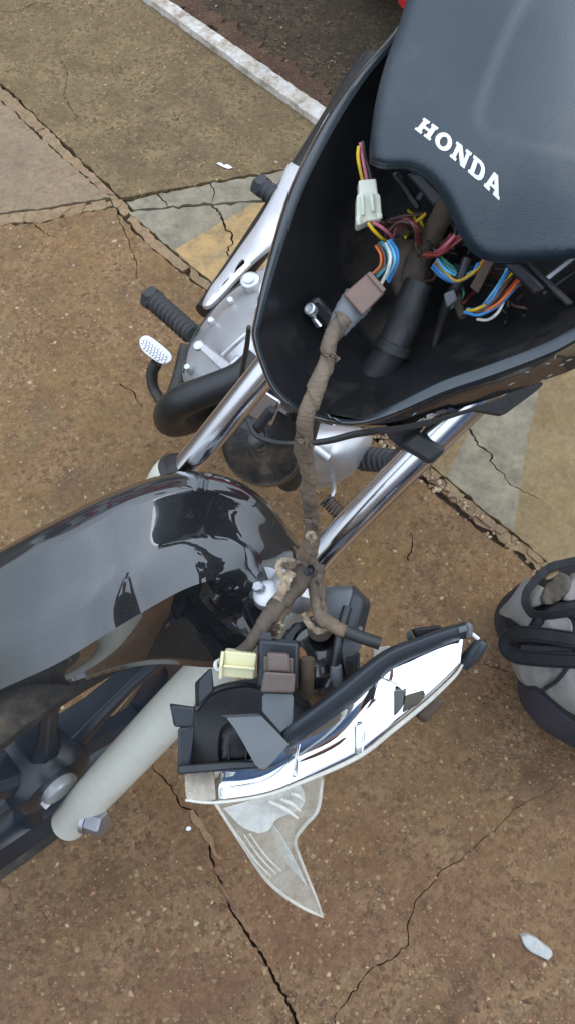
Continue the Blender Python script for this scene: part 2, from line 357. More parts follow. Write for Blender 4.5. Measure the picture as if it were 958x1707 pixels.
def ringtube(P, rad, seg, up=None, flat=1., jit=0., spiral=None):
    """vertices and faces of a capped tube along world points P with radii rad"""
    v, f = [], []; n = len(P); prev = None; run = 0.
    for i in range(n):
        if i: run += (P[i]-P[i-1]).length
        t = (P[min(i+1, n-1)]-P[max(i-1, 0)]).normalized()
        if prev is None: a = (up if up else FWD).cross(t); a = a if a.length > 1e-4 else RIGHT.cross(t)
        else: a = prev-t*prev.dot(t)
        a.normalize(); prev = a; b = t.cross(a)
        for k in range(seg):
            th = 2*math.pi*k/seg; rr = rad[i]*(1+jit*(random.random()-.5))
            if spiral: rr *= 1+spiral[1]*(((run*spiral[0]+k/seg) % 1.)-.5)
            v.append(P[i]+a*math.cos(th)*rr+b*math.sin(th)*rr*flat)
    for i in range(n-1):
        for k in range(seg):
            k2 = (k+1) % seg; f.append((i*seg+k, i*seg+k2, (i+1)*seg+k2, (i+1)*seg+k))
    f += [tuple(range(seg)), tuple(range((n-1)*seg, n*seg))]
    return v, f
def tube(name, pts, material, parent=None, n=8, seg=12, flat=1., jit=0., sharp=45, bev=0, smoothp=True, spiral=None):
    """pts: (px, py, depth, radius in px at that depth)"""
    A = catmull(pts, n) if smoothp else np.array(pts, float)
    v, f = ringtube([W(*p[:3]) for p in A], [p[3]*p[2]/F for p in A], seg, None, flat, jit, spiral)
    return link(name, v, f, material, parent, sharp, (('bevel', bev),) if bev else ())
def lathe(name, C, axis, prof, material, parent=None, seg=32, sharp=35, ang=None):
    """prof: (radius m, height m along axis)"""
    ax = axis.normalized(); a = ax.orthogonal().normalized(); b = ax.cross(a); v, f = [], []
    for r, h in prof:
        for k in range(seg):
            t = 2*math.pi*(k+.5)/seg; v.append(C+ax*h+a*r*math.cos(t)+b*r*math.sin(t))
    for i in range(len(prof)-1):
        for k in range(seg):
            k2 = (k+1) % seg; f.append((i*seg+k, i*seg+k2, (i+1)*seg+k2, (i+1)*seg+k))
    f += [tuple(range(seg)), tuple(range((len(prof)-1)*seg, len(prof)*seg))]
    return link(name, v, f, material, parent, sharp)
def hexa(name, fr, bk, material, parent=None, bev=.0008):
    v = [W(*p) for p in fr]+[W(*p) for p in bk]
    f = [(0, 1, 2, 3), (7, 6, 5, 4)]+[(i, (i+1) % 4, (i+1) % 4+4, i+4) for i in range(4)]
    return link(name, v, f, material, parent, 30, (('bevel', bev),) if bev else ())
def wbox(name, C, ex, ey, ez, material, parent=None, bev=.001):
    v = [C+ex*sx+ey*sy+ez*sz for sz in (-1, 1) for sx, sy in ((-1, -1), (1, -1), (1, 1), (-1, 1))]
    f = [(0, 1, 2, 3), (4, 5, 6, 7)]+[(i, (i+1) % 4, (i+1) % 4+4, i+4) for i in range(4)]
    return link(name, v, f, material, parent, 30, (('bevel', bev),) if bev else ())
def structure(o): o['kind'] = 'structure'; return o
# ------------------------------------------------------------------ ground
def jag(line, amp=.0022, seg=.012, closed=False):
    """ground polyline (world xy) with broken edges"""
    out = []; P = [np.array(p, float) for p in line]; m = len(P); rg = range(m if closed else m-1)
    for i in rg:
        a, b = P[i], P[(i+1) % m]; l = np.linalg.norm(b-a); k = max(1, min(160, int(l/seg))); nrm = np.array([-(b-a)[1], (b-a)[0]])/(l+1e-9)
        for t in range(k):
            out.append(a+(b-a)*t/k+nrm*(rng.normal()*amp if t else 0))
    if not closed: out.append(P[-1])
    return out
def gp(pts, z=0.): return [np.array(G(x, y, z)[:2]) for x, y in pts]
def crack_poly(pts, wid, amp=.004):
    c = np.array(jag(jag(gp(pts), amp, .022), amp*.35, .006)); n = len(c); l, r = [], []
    for i in range(n):
        t = c[min(i+1, n-1)]-c[max(i-1, 0)]; t = t/(np.linalg.norm(t)+1e-9); q = np.array([-t[1], t[0]])
        wd = wid*(1-i/(n-1))**.6*(.6+.8*rng.random())+.0004; l.append(c[i]+q*wd/2); r.append(c[i]-q*wd/2)
    return np.array(l+r[::-1])
SLABS = {}
def slab(name, px, material, top=0., th=.03, cracks=(), paints=(), amp=.0022, jagged=True, parent=None):
    ol = np.array(jag(gp(px), amp, .012, True)) if jagged else np.array(gp(px)); ex = []
    loops = [ol]+[c for c in cracks]+[np.array(gp(p)) for p, _ in paints]
    def keep(c):
        k = inpoly(c, ol)
        for q in cracks: k &= ~inpoly(c, q)
        return k
    pv, tri = cdt(loops, ex, keep)
    fr = [Vector((p[0], p[1], top)) for p in pv]; bk = [Vector((p[0], p[1], top-th)) for p in pv]
    v, f = shellup(pv, tri, fr, bk); o = link(name, v, f, material, parent, 30, (), smooth=False); me = o.data
    for _, mm in paints: me.materials.append(MATS[mm])
    if paints:
        for p in me.polygons:
            if abs(p.normal.z) > .9:
                c = np.array([[(p.center+WO[o.name]).x, (p.center+WO[o.name]).y]])
                for i, (pp, _) in enumerate(paints):
                    if inpoly(c, np.array(gp(pp)))[0]: p.material_index = i+1
    SLABS[o.name] = (ol, cracks); return o
v = [Vector((x, y, -.013)) for x, y in ((-150, -150), (150, -150), (150, 150), (-150, 150))]
structure(link('ground', v, [(0, 1, 2, 3)], 'soil', None, smooth=False))
pave = bpy.data.objects.new('pavement', None); COL.objects.link(pave); pave['kind'] = 'structure'; WO['pavement'] = Vector((0, 0, 0))
KA = (225, -9); KB = (532, 213)                                     # kerb line, near edge
def kl(x, off=0): return (x, KA[1]+(KB[1]-KA[1])*(x-KA[0])/(KB[0]-KA[0])+off)
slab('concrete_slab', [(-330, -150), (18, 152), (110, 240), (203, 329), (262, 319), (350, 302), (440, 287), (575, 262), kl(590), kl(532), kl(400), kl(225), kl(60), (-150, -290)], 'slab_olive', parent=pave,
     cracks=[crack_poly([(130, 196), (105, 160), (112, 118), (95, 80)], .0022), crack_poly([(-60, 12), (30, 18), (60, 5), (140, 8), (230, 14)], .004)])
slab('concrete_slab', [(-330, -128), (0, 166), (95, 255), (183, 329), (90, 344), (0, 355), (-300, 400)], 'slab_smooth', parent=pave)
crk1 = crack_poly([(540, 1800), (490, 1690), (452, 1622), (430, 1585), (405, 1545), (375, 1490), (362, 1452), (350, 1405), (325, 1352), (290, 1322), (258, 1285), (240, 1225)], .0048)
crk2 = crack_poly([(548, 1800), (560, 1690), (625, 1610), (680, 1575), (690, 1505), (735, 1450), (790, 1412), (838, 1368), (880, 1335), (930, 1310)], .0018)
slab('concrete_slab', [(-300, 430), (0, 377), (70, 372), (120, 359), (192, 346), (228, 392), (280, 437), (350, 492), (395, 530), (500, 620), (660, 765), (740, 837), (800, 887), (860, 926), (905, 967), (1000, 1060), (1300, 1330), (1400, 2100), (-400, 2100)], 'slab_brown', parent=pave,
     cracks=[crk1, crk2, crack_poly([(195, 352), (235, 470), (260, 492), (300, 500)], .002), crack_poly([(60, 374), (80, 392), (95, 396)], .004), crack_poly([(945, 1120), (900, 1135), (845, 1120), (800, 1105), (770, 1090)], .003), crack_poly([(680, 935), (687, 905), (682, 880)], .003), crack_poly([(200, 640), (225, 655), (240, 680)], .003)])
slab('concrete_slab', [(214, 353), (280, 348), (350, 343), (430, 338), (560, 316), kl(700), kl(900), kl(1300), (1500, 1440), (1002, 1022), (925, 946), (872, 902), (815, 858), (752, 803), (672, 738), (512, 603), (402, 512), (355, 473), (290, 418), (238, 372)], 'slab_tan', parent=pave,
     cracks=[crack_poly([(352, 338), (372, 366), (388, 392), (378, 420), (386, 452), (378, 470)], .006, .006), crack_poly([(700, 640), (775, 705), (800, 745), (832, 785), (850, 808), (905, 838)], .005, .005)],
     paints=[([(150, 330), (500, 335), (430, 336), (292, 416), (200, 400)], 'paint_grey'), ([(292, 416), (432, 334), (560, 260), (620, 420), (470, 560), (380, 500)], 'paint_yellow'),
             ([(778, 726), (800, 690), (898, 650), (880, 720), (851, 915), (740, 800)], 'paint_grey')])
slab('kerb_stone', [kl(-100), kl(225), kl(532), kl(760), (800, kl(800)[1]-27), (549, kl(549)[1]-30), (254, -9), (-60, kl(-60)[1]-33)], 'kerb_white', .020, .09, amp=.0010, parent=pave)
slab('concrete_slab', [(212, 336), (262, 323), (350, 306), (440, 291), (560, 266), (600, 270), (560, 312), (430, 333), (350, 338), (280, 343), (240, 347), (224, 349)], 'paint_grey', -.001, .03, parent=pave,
     cracks=[crack_poly([(262, 322), (275, 335), (282, 344)], .006), crack_poly([(350, 305), (358, 320), (352, 340)], .004)])
def chunks(a, b, k, col, top=-.0012):
    """broken mortar pieces between two joint edges a and b (polylines in the photo's ground)"""
    A = catmull(a, 12); B = catmull(b, 12); t = np.sort(np.r_[0, rng.random(k-1), 1])
    A_ = lambda q: A[min(len(A)-1, int(q*(len(A)-1)))]; B_ = lambda q: B[min(len(B)-1, int(q*(len(B)-1)))]
    for i in range(k):
        q0, q1 = t[i]+.0015, t[i+1]-.0015
        if q1-q0 < .03: continue
        slab('mortar_piece', [tuple(A_(q0)), tuple(A_((q0+q1)/2)), tuple(A_(q1)), tuple(B_(q1-.01)), tuple(B_((q0+q1)/2)), tuple(B_(q0+.01))], col, top+rng.normal()*.0007, .028, amp=.0025, parent=pave)
chunks([(-330, -132), (15, 154), (107, 243), (200, 331)], [(-330, -127), (2, 165), (97, 254), (183, 328)], 5, 'mortar')
chunks([(-300, 404), (0, 358), (90, 346), (184, 331)], [(-300, 426), (0, 374), (70, 368), (188, 343)], 5, 'mortar')
chunks([(186, 333), (203, 332), (210, 340), (236, 374), (290, 421), (355, 476), (402, 515)], [(190, 344), (196, 346), (200, 349), (230, 388), (281, 433), (351, 488), (396, 526)], 9, 'mortar')
chunks([(520, 613), (672, 741), (752, 806), (815, 861), (872, 905), (925, 949), (1002, 1026)], [(515, 619), (667, 751), (747, 819), (808, 872), (867, 913), (916, 956), (1001, 1036)], 34, 'mortar')
slab('joint_fill', [(513, 606), (671, 740), (752, 805), (814, 860), (872, 904), (924, 948), (1003, 1024), (1001, 1040), (912, 961), (864, 917), (804, 877), (744, 825), (664, 756), (512, 622)], 'mortar', -.0045, .02, amp=.004, parent=pave)
slab('joint_fill', [(-330, -129), (12, 157), (105, 247), (198, 331), (186, 330), (98, 251), (4, 163), (-330, -127)], 'mortar', -.004, .02, amp=.002, parent=pave)
slab('joint_fill', [(-300, 404), (0, 359), (90, 347), (184, 333), (188, 340), (70, 364), (0, 370), (-300, 420)], 'mortar', -.004, .02, amp=.002, parent=pave)
rd = [G(*p, -.012) for p in (kl(-400, -60), kl(2500, -20))]
v = [Vector((rd[0].x, rd[0].y, -.009)), Vector((rd[1].x, rd[1].y, -.009)), Vector((60, 60, -.009)), Vector((-60, 60, -.009))]
structure(link('road', v, [(0, 1, 2, 3)], 'asphalt', None, smooth=False))
slab('gutter_soil', [(270, -8), (262, -20), (300, -20), (420, 60), (520, 130), (700, 262), (760, 330), (552, 190)], 'red_soil', -.004, .02, amp=.01, parent=pave)
# loose and exposed stones, too many to count
def stones(name, n, box, rmin, rmax, cols, test, sink=.45):
    base = bmesh.new(); bmesh.ops.create_icosphere(base, subdivisions=1, radius=1); bv = np.array([v.co[:] for v in base.verts]); bf = np.array([[q.index for q in f.verts] for f in base.faces]); base.free()
    P = np.c_[rng.uniform(box[0], box[1], n), rng.uniform(box[2], box[3], n)]; P = P[test(P)]; n = len(P)
    cl = np.sin(P[:, 0]*9+np.cos(P[:, 1]*7)*2)+np.cos(P[:, 1]*11+P[:, 0]*4); P = P[cl+rng.normal(size=n)*.9 > -.5]; n = len(P)
    r = rmin+(rmax-rmin)*rng.random(n)**2.6
    V = bv[None]*(1+.25*rng.normal(size=(n, len(bv), 1)))*r[:, None, None]*np.c_[np.ones(n), .65+.5*rng.random(n), .35+.3*rng.random(n)][:, None]
    a = rng.random(n)*6.28; x = V[..., 0]*np.cos(a)[:, None]-V[..., 1]*np.sin(a)[:, None]; y = V[..., 0]*np.sin(a)[:, None]+V[..., 1]*np.cos(a)[:, None]
    V = np.stack([x+P[:, :1], y+P[:, 1:], V[..., 2]-r[:, None]*.32*sink+.0002], 2).reshape(-1, 3)
    Fc = (bf[None]+(np.arange(n)*len(bv))[:, None, None]).reshape(-1, 3)
    me = bpy.data.meshes.new(name); me.vertices.add(len(V)); me.vertices.foreach_set('co', V.ravel()); me.loops.add(len(Fc)*3); me.loops.foreach_set('vertex_index', Fc.ravel().astype(np.int32))
    me.polygons.add(len(Fc)); me.polygons.foreach_set('loop_start', (np.arange(len(Fc))*3).astype(np.int32)); me.update(calc_edges=True); me.validate()
    me.polygons.foreach_set('use_smooth', np.ones(len(Fc), bool))
    m = bpy.data.materials.new(name); m.use_nodes = True; nn = m.node_tree; b = nn.nodes['Principled BSDF']; b.inputs['Roughness'].default_value = .8
    g = nn.nodes.new('ShaderNodeNewGeometry'); cr = nn.nodes.new('ShaderNodeValToRGB'); cr.color_ramp.interpolation = 'CONSTANT'
    while len(cr.color_ramp.elements) < len(cols): cr.color_ramp.elements.new(.5)
    for i, (e, c) in enumerate(zip(cr.color_ramp.elements, cols)): e.position = i/len(cols); e.color = c+(1,)
    nn.links.new(g.outputs['Random Per Island'], cr.inputs[0]); nn.links.new(cr.outputs[0], b.inputs['Base Color']); me.materials.append(m)
    o = bpy.data.objects.new(name, me); COL.objects.link(o); o['kind'] = 'stuff'; return o
polys = list(SLABS.items())
def on_rough(P):
    k = np.zeros(len(P), bool)
    for nm, (ol, cr) in polys:
        if nm in ('concrete_slab', 'concrete_slab.002'):
            q = inpoly(P, ol)
            for c in cr: q &= ~inpoly(P, c)
            k |= q
    return k
SC = [(.21, .128, .065), (.31, .21, .11), (.14, .080, .042), (.25, .16, .08), (.18, .105, .055), (.22, .145, .072), (.16, .095, .05), (.27, .185, .095), (.10, .062, .036), (.38, .29, .18), (.22, .14, .07), (.30, .16, .085)]
stones('exposed_aggregate', 44000, (-1.2, 1.1, -.1, 2.6), 0.0016, .0072, SC, on_rough, 1.2)
jl = np.array(gp([(560, 650), (660, 752), (740, 825), (800, 874), (862, 914), (910, 957), (1000, 1040)]))
def near_joint(P): return (edist(P, np.vstack([jl, jl[::-1]])) < .016)
stones('joint_gravel', 60000, (-.2, .7, .1, 1.1), .002, .0075, [(.36, .25, .15), (.28, .18, .11), (.42, .32, .21), (.2, .13, .08)], near_joint, .2)
def road_edge(P):
    k = np.array([rd[0][:2], rd[1][:2]]); return edist(P, np.vstack([k, k[::-1]])+np.array([.05, .06])) < .075
g = stones('gutter_grit', 5000, (-.6, .6, 1.2, 3.0), .002, .006, [(.16, .08, .05), (.12, .07, .05), (.3, .2, .12), (.05, .05, .04)], road_edge, .3); g.location.z = -.006
# ------------------------------------------------------------------ motorcycle
bike = thing('motorcycle', 'black motorcycle with its headlight taken out of the open front cowl', 'motorcycle', tuple(G(330, 1000)))
B = bike
# front wheel
Ln = camvec(.66, -.66, .30); U0 = camvec(.55, .626, .557); U0 = (U0-Ln*U0.dot(Ln)).normalized(); Fw = Ln.cross(U0).normalized()
HC = W(62, 1268, 1.13)
wheel = bpy.data.objects.new('front_wheel', None); COL.objects.link(wheel); wheel.parent = B; wheel.location = HC-WO[B.name]; WO[wheel.name] = HC
def ring(name, prof, material, parent, seg=72):
    """prof: (radius, offset along axle) closed section swept round the axle"""
    v, f = [], []; m = len(prof)
    for k in range(seg):
        a = 2*math.pi*k/seg; e = U0*math.cos(a)+Fw*math.sin(a)
        for r, h in prof: v.append(HC+e*r+Ln*h)
    for k in range(seg):
        k2 = (k+1) % seg
        for i in range(m): j = (i+1) % m; f.append((k*m+i, k*m+j, k2*m+j, k2*m+i))
    return link(name, v, f, material, parent, 40)
ring('tyre', [(.232, -.030), (.245, -.040), (.268, -.042), (.285, -.030), (.292, 0), (.285, .030), (.268, .042), (.245, .040), (.232, .030)], 'tyre', wheel)
ring('rim', [(.232, -.034), (.240, -.036), (.240, -.030), (.222, -.012), (.222, .012), (.240, .030), (.240, .036), (.232, .034), (.205, .020), (.200, 0), (.205, -.020)], 'satin_black', wheel)
lathe('hub', HC, Ln, [(.001, -.05), (.05, -.05), (.058, -.04), (.060, .03), (.052, .044), (.036, .05), (.001, .05)], 'satin_black', wheel, 40)
for k in range(6):
    a = R(18+60*k); e = U0*math.cos(a)+Fw*math.sin(a); tq = Ln.cross(e)
    v = []
    for r, wd, h0, h1 in ((.045, .024, -.024, .030), (.10, .015, -.016, .022), (.16, .013, -.013, .018), (.215, .021, -.017, .022)):
        for s, h in ((-1, h0), (1, h0), (1, h1*.6), (.45, h1), (-.45, h1), (-1, h1*.6)): v.append(HC+e*r+tq*wd*s+Ln*h)
    f = [(i*6+j, i*6+(j+1) % 6, (i+1)*6+(j+1) % 6, (i+1)*6+j) for i in range(3) for j in range(6)]+[tuple(range(6)), tuple(range(18, 24))]
    link('spoke', v, f, 'satin_black', wheel, 40, (('bevel', .002),))
AX = W(98, 1312, 1.10)
lathe('speedometer_drive', AX-Ln*.012, Ln, [(.001, 0), (.022, 0), (.025, .003), (.025, .018), (.022, .021), (.001, .021)], 'alloy', wheel, 32)
wbox('drive_tab', W(72, 1335, 1.10), camvec(.66, .7, .2)*.006, camvec(.7, -.7, 0)*.004, Ln*.008, 'alloy', wheel, .002)
# fork
leg_r = tube('fork_leg', [(116, 1371, 1.160, 30), (150, 1332, 1.10, 33), (200, 1278, 1.045, 36), (300, 1172, .98, 39), (400, 1072, .91, 40), (492, 984, .858, 42)], 'leg_paint', B, 4, 36)
lathe('dust_seal', W(486, 990, .857), (W(545, 912, .815)-W(480, 995, .86)).normalized(), [(.001, 0), (.0255, 0), (.0265, .004), (.0265, .014), (.022, .022), (.0165, .024), (.001, .024)], 'alloy', B)
tube('fork_tube', [(470, 1006, .865, 23.6), (545, 912, .815, 25), (690, 765, .735, 27.4), (830, 626, .67, 30)], 'chrome', B, 3, 40)
tube('fork_leg', [(-70, 1235, 1.26, 30), (90, 1040, 1.08, 34), (200, 905, .965, 38), (276, 822, .905, 39), (300, 792, .888, 38)], 'leg_paint', B, 4, 36)
axl = (W(420, 645, .805)-W(318, 770, .875)).normalized()
lathe('dust_seal', W(293, 801, .893), axl, [(.001, 0), (.0245, 0), (.026, .003), (.0262, .012), (.0225, .0175), (.0225, .0165), (.0165, .0150), (.001, .0150)], 'dark_metal', B)
lathe('leg_collar', W(288, 808, .897), axl, [(.001, -.02), (.0235, -.02), (.0265, -.006), (.0275, .006), (.0268, .016), (.0258, .019), (.023, .0185), (.001, .0185)], 'leg_paint', B)
tube('fork_tube', [(300, 792, .888, 22.7), (318, 770, .875, 23), (420, 645, .805, 25), (520, 523, .745, 27)], 'chrome', B, 3, 40)
lathe('axle_bolt', W(143, 1362, 1.105), (W(172, 1372, 1.10)-W(143, 1362, 1.105)).normalized(), [(.001, 0), (.0205, 0), (.0205, .006), (.001, .006)], 'zinc', B, 28)
lathe('bolt_head', W(149, 1366, 1.095), (W(172, 1374, 1.088)-W(149, 1366, 1.095)).normalized(), [(.001, .002), (.0165, .002), (.0165, .020), (.0145, .023), (.001, .023)], 'zinc', B, 6, 20)
# fender
fr_rows = [
 [(-150, 1000, 1.02), (0, 916, .965), (100, 862, .93), (200, 815, .90), (300, 786, .872), (385, 797, .868), (448, 840, .885), (502, 912, .925)],
 [(-150, 1008, .955), (0, 925, .895), (100, 871, .859), (200, 824, .833), (300, 795, .818), (384, 807, .822), (444, 847, .848), (499, 913, .91)],
 [(-150, 1052, .939), (0, 975, .879), (100, 918, .843), (200, 869, .818), (300, 838, .804), (374, 846, .808), (432, 872, .835), (496, 914, .897)],
 [(-150, 1140, .928), (0, 1068, .868), (100, 1014, .832), (200, 958, .807), (300, 912, .793), (366, 904, .797), (428, 908, .825), (494, 917, .886)],
 [(-150, 1222, .925), (0, 1150, .866), (100, 1104, .830), (200, 1043, .806), (300, 986, .795), (362, 964, .800), (426, 943, .828), (493, 922, .88)],
 [(-150, 1236, .965), (0, 1159, .905), (100, 1124, .87), (200, 1080, .848), (280, 1046, .840), (356, 1036, .838), (430, 990, .846), (493, 928, .885)],
 [(-150, 1256, 1.01), (0, 1171, .95), (100, 1147, .915), (200, 1117, .895), (268, 1107, .885), (384, 1108, .868), (446, 1036, .858), (495, 937, .885)]]
FT = dfun([(-150, 1100, -.034), (0, 1020, -.045), (100, 980, -.037), (200, 930, -.026), (300, 890, .013), (370, 885, .030), (430, 890, .024), (500, 916, .006), (-150, 1230, -.02), (0, 1150, -.032), (300, 985, .008), (100, 870, -.034), (300, 786, .014), (0, 916, -.036)])
fr_rows = [[(x, y, d+float(FT([(x, y)])[0])) for x, y, d in r] for r in fr_rows[:5]]+fr_rows[5:]
EDGE = []
for t_, dd_ in ((0, .036), (.15, .0190), (.38, .0105), (.64, .0038)):
    EDGE.append([(a[0]+(b[0]-a[0])*t_, a[1]+(b[1]-a[1])*t_, b[2]+dd_*(1 if a[0] < 400 else .8)) for a, b in zip(fr_rows[0], fr_rows[2])])
fr_rows = EDGE+fr_rows[2:]
loft('front_fender', fr_rows, 'fender_paint', B, 9, 5, .003, sharp=28, crease=(6,))
sheet('fender_bracket', [(396, 965, 1), (440, 945), (470, 962), (465, 1010), (440, 1040, 1), (400, 1015), (385, 985)], [(396, 965, .872), (470, 950, .845), (430, 1040, .872)], .006, 'alloy', B, bev=.002)
lathe('bracket_bolt', W(447, 992, .842), camvec(-.25, .45, 1), [(.001, -.012), (.0145, -.012), (.016, -.003), (.0135, .006), (.009, .0085), (.001, .009)], 'alloy', B, 32)
lathe('bracket_bolt', W(432, 980, .836), camvec(-.35, .5, 1), [(.001, -.004), (.0062, -.004), (.0062, .004), (.005, .0055), (.001, .0055)], 'zinc', B, 6, 20)
# clamp on the fork tube
hexa('reflector_clamp', [(664, 742, .715), (694, 716, .705), (744, 748, .70), (716, 775, .71)], [(656, 752, .765), (690, 722, .755), (742, 752, .75), (712, 780, .76)], 'rubber', B, .004)
hexa('clamp_arm', [(640, 722, .735), (690, 700, .725), (712, 722, .73), (670, 752, .74)], [(640, 722, .77), (690, 700, .76), (712, 722, .765), (670, 752, .775)], 'rubber', B, .003)
# cowl
rim = [(790, -120, .66, 16, 4), (702, -10, .655, 16, 4), (657, 55, .65, 13, 4), (602, 118, .645, 14, 4), (554, 185, .64, 17, 4), (514, 255, .635, 18, 4), (484, 320, .632, 17, 4), (460, 395, .63, 15, 4), (440, 470, .628, 12, 4), (427, 530, .627, 9, 4), (423, 562, .627, 7, 4),
       (438, 612, .63, 6, 3), (456, 650, .633, 6, 3), (493, 684, .638, 6, 4), (543, 702, .642, 6, 5), (600, 706, .642, 7, 7), (662, 688, .635, 14, 22), (740, 655, .625, 19, 32), (820, 628, .612, 20, 34), (900, 598, .60, 21, 36), (958, 570, .592, 22, 38), (1100, 480, .58, 20, 30), (1200, 300, .58, 20, 20), (1150, 0, .60, 20, 10), (950, -140, .64, 18, 6)]
q = catmull(rim, 4, True); xy = q[:, :2]; tn = np.roll(xy, -1, 0)-np.roll(xy, 1, 0); tn /= np.linalg.norm(tn, axis=1)[:, None]
nout = np.c_[tn[:, 1], -tn[:, 0]]; cc = np.array([745., 400.]); nout *= np.sign(((xy-cc)*nout).sum(1))[:, None]
def ringp(off, dd): return np.c_[xy+nout*off[:, None], q[:, 2]+dd]
bw, ow = q[:, 3], q[:, 4]; one = np.ones(len(q))
inn = ringp(-bw, .003)
def toward(t, dd): return np.c_[inn[:, :2]+(cc-inn[:, :2])*t, inn[:, 2]+(q[:, 2]*0+dd)]
def rings(name, rs, material, parent, sharp=40, cap=False):
    v, f = [], []; n = len(q)
    for r in rs: v += [W(*p) for p in r]
    for i in range(len(rs)-1):
        for j in range(n): j2 = (j+1) % n; f.append((i*n+j, i*n+j2, (i+1)*n+j2, (i+1)*n+j))
    if cap: f.append(tuple((len(rs)-1)*n+j for j in range(n)))
    return link(name, v, f, material, parent, sharp)
out1 = np.c_[toward(.10, .16)[:, :2], q[:, 2]+.12]
cowl = rings('headlight_cowl', [ringp(-bw*.15, -.0005), ringp(one*1.5, .001), ringp(one*3, .005), ringp(ow*.55, .02), ringp(ow, .036), ringp(ow*.8, .045), ringp(-bw*.5, .075), out1], 'cowl_paint', B)
rings('cowl_rim', [ringp(-bw*.15, -.0003), ringp(-bw*.5, .0002), ringp(-bw, .003), ringp(-bw-2, .008), ringp(-bw-2, .012)], 'rim_plastic', cowl, 30)
rings('cowl_lining', [ringp(-bw-1.5, .0105), toward(.10, .03), toward(.22, .055), toward(.38, .085), toward(.58, .112), toward(.8, .125), toward(.97, .128)], 'dusty_plastic', cowl, 60, True)
# lower cowl lip seen under the right-hand side
sheet('cowl_skirt', [(600, 716, 1), (700, 702), (820, 668), (870, 640, 1), (905, 640), (850, 684), (836, 692, 1), (790, 684, 1), (700, 712), (640, 722)], [(600, 716, .668), (860, 650, .645), (800, 700, .66)], .01, 'dark_metal', B, 14)
for x_, y_, l_, a_ in ((948, 600, 7, -.3), (936, 608, 6, -.4), (925, 596, 5, -1.2), (912, 606, 6, -.2), (916, 626, 6, -.5), (904, 634, 4, -.3), (878, 620, 5, -.2), (852, 640, 7, -.4), (700, 700, 8, -.5), (560, 699, 9, .5), (548, 694, 6, .9), (690, 690, 5, -.6)):
    sheet('scuff_mark', [(x_-l_*math.cos(a_), y_-l_*math.sin(a_), 1), (x_+1.5*math.sin(a_), y_-1.2, 1), (x_+l_*math.cos(a_), y_+l_*math.sin(a_), 1), (x_, y_+1.3, 1)], lambda P: dfun([(p[0], p[1], p[2]) for p in q[::4]])(P)-.001, .003, 'grey_plastic', cowl, None, 0)
# top cover with the maker's lettering
cov = [(690, -40, 1), (661, 50), (640, 110), (625, 170), (617, 230), (616, 268, 1), (640, 277), (682, 279), (716, 299), (742, 333), (761, 374), (783, 411), (806, 428), (835, 434), (870, 433), (960, 427), (1100, 410), (1180, 250), (1130, 20), (960, -120), (800, -120)]
covf = dfun([(620, 270, .604), (690, 0, .622), (660, 110, .606), (720, 250, .575), (815, 428, .574), (900, 430, .562), (1040, 420, .556), (800, 300, .560), (760, 100, .585), (880, 200, .545), (960, 320, .545), (940, 60, .552), (860, -100, .60), (1150, 200, .56), (1000, -100, .59)])
rline = np.array([(905, -60), (862, 20), (828, 95), (803, 165), (797, 195), (806, 216), (840, 232), (900, 245), (980, 262), (1300, 262), (1300, -60)], float)
rline = catmull(rline[:9], 5)
rpoly = np.vstack([rline, [(1300, 300), (1300, -60)]])
def cover_depth(P):
    sd = edist(P, rpoly)*np.where(inpoly(P, rpoly), 1, -1); t = np.clip((sd+9)/18, 0, 1); t = t*t*(3-2*t)
    return covf(P)+.0035*t*np.clip((330-np.asarray(P)[:, 1])/160, .25, 1)
cover = sheet('top_cover', cov, cover_depth, .006, 'cover_plastic', B, 9, .001, rnd=(16, .010), sharp=50)
def ell(cx, cy, rx, ry, n=28): return [(cx+rx*math.cos(2*math.pi*i/n), cy+ry*math.sin(2*math.pi*i/n)) for i in range(n)]
LET = [
 ([(0, 0), (.43, 0), (.43, .17), (.35, .17), (.35, .41), (.65, .41), (.65, .17), (.57, .17), (.57, 0), (1, 0), (1, .17), (.92, .17), (.92, .83), (1, .83), (1, 1), (.57, 1), (.57, .83), (.65, .83), (.65, .59), (.35, .59), (.35, .83), (.43, .83), (.43, 1), (0, 1), (0, .83), (.08, .83), (.08, .17), (0, .17)], [], 1.12),
 (ell(.5, .5, .5, .53), [ell(.5, .5, .22, .31)], 1.10),
 ([(0, 0), (.38, 0), (.38, .17), (.30, .17), (.30, .62), (.66, 0), (.92, 0), (.92, .83), (1, .83), (1, 1), (.64, 1), (.64, .83), (.72, .83), (.72, .42), (.36, 1), (0, 1), (0, .83), (.09, .83), (.09, .17), (0, .17)], [], 1.2),
 ([(0, 0), (.55, 0), (.75, .04), (.91, .17), (.99, .36), (1, .5), (.99, .64), (.91, .83), (.75, .96), (.55, 1), (0, 1), (0, .83), (.09, .83), (.09, .17), (0, .17)], [[(.37, .19), (.54, .19), (.66, .26), (.71, .4), (.72, .5), (.71, .6), (.66, .74), (.54, .81), (.37, .81)]], 1.05),
 ([(0, 0), (.37, 0), (.37, .17), (.31, .17), (.345, .28), (.62, .28), (.655, .17), (.59, .17), (.59, 0), (1, 0), (1, .17), (.93, .17), (.64, 1), (.36, 1), (.07, .17), (0, .17)], [[(.40, .44), (.565, .44), (.484, .72)]], 1.18)]
TL, BL, TR, BR = map(np.array, ((706., 196.), (690., 215.), (838., 300.), (831., 334.)))
lett = bpy.data.objects.new('lettering', None); COL.objects.link(lett); lett.parent = cover; WO['lettering'] = WO[cover.name]
tot = sum(l[2] for l in LET)+.16*4; x = 0.
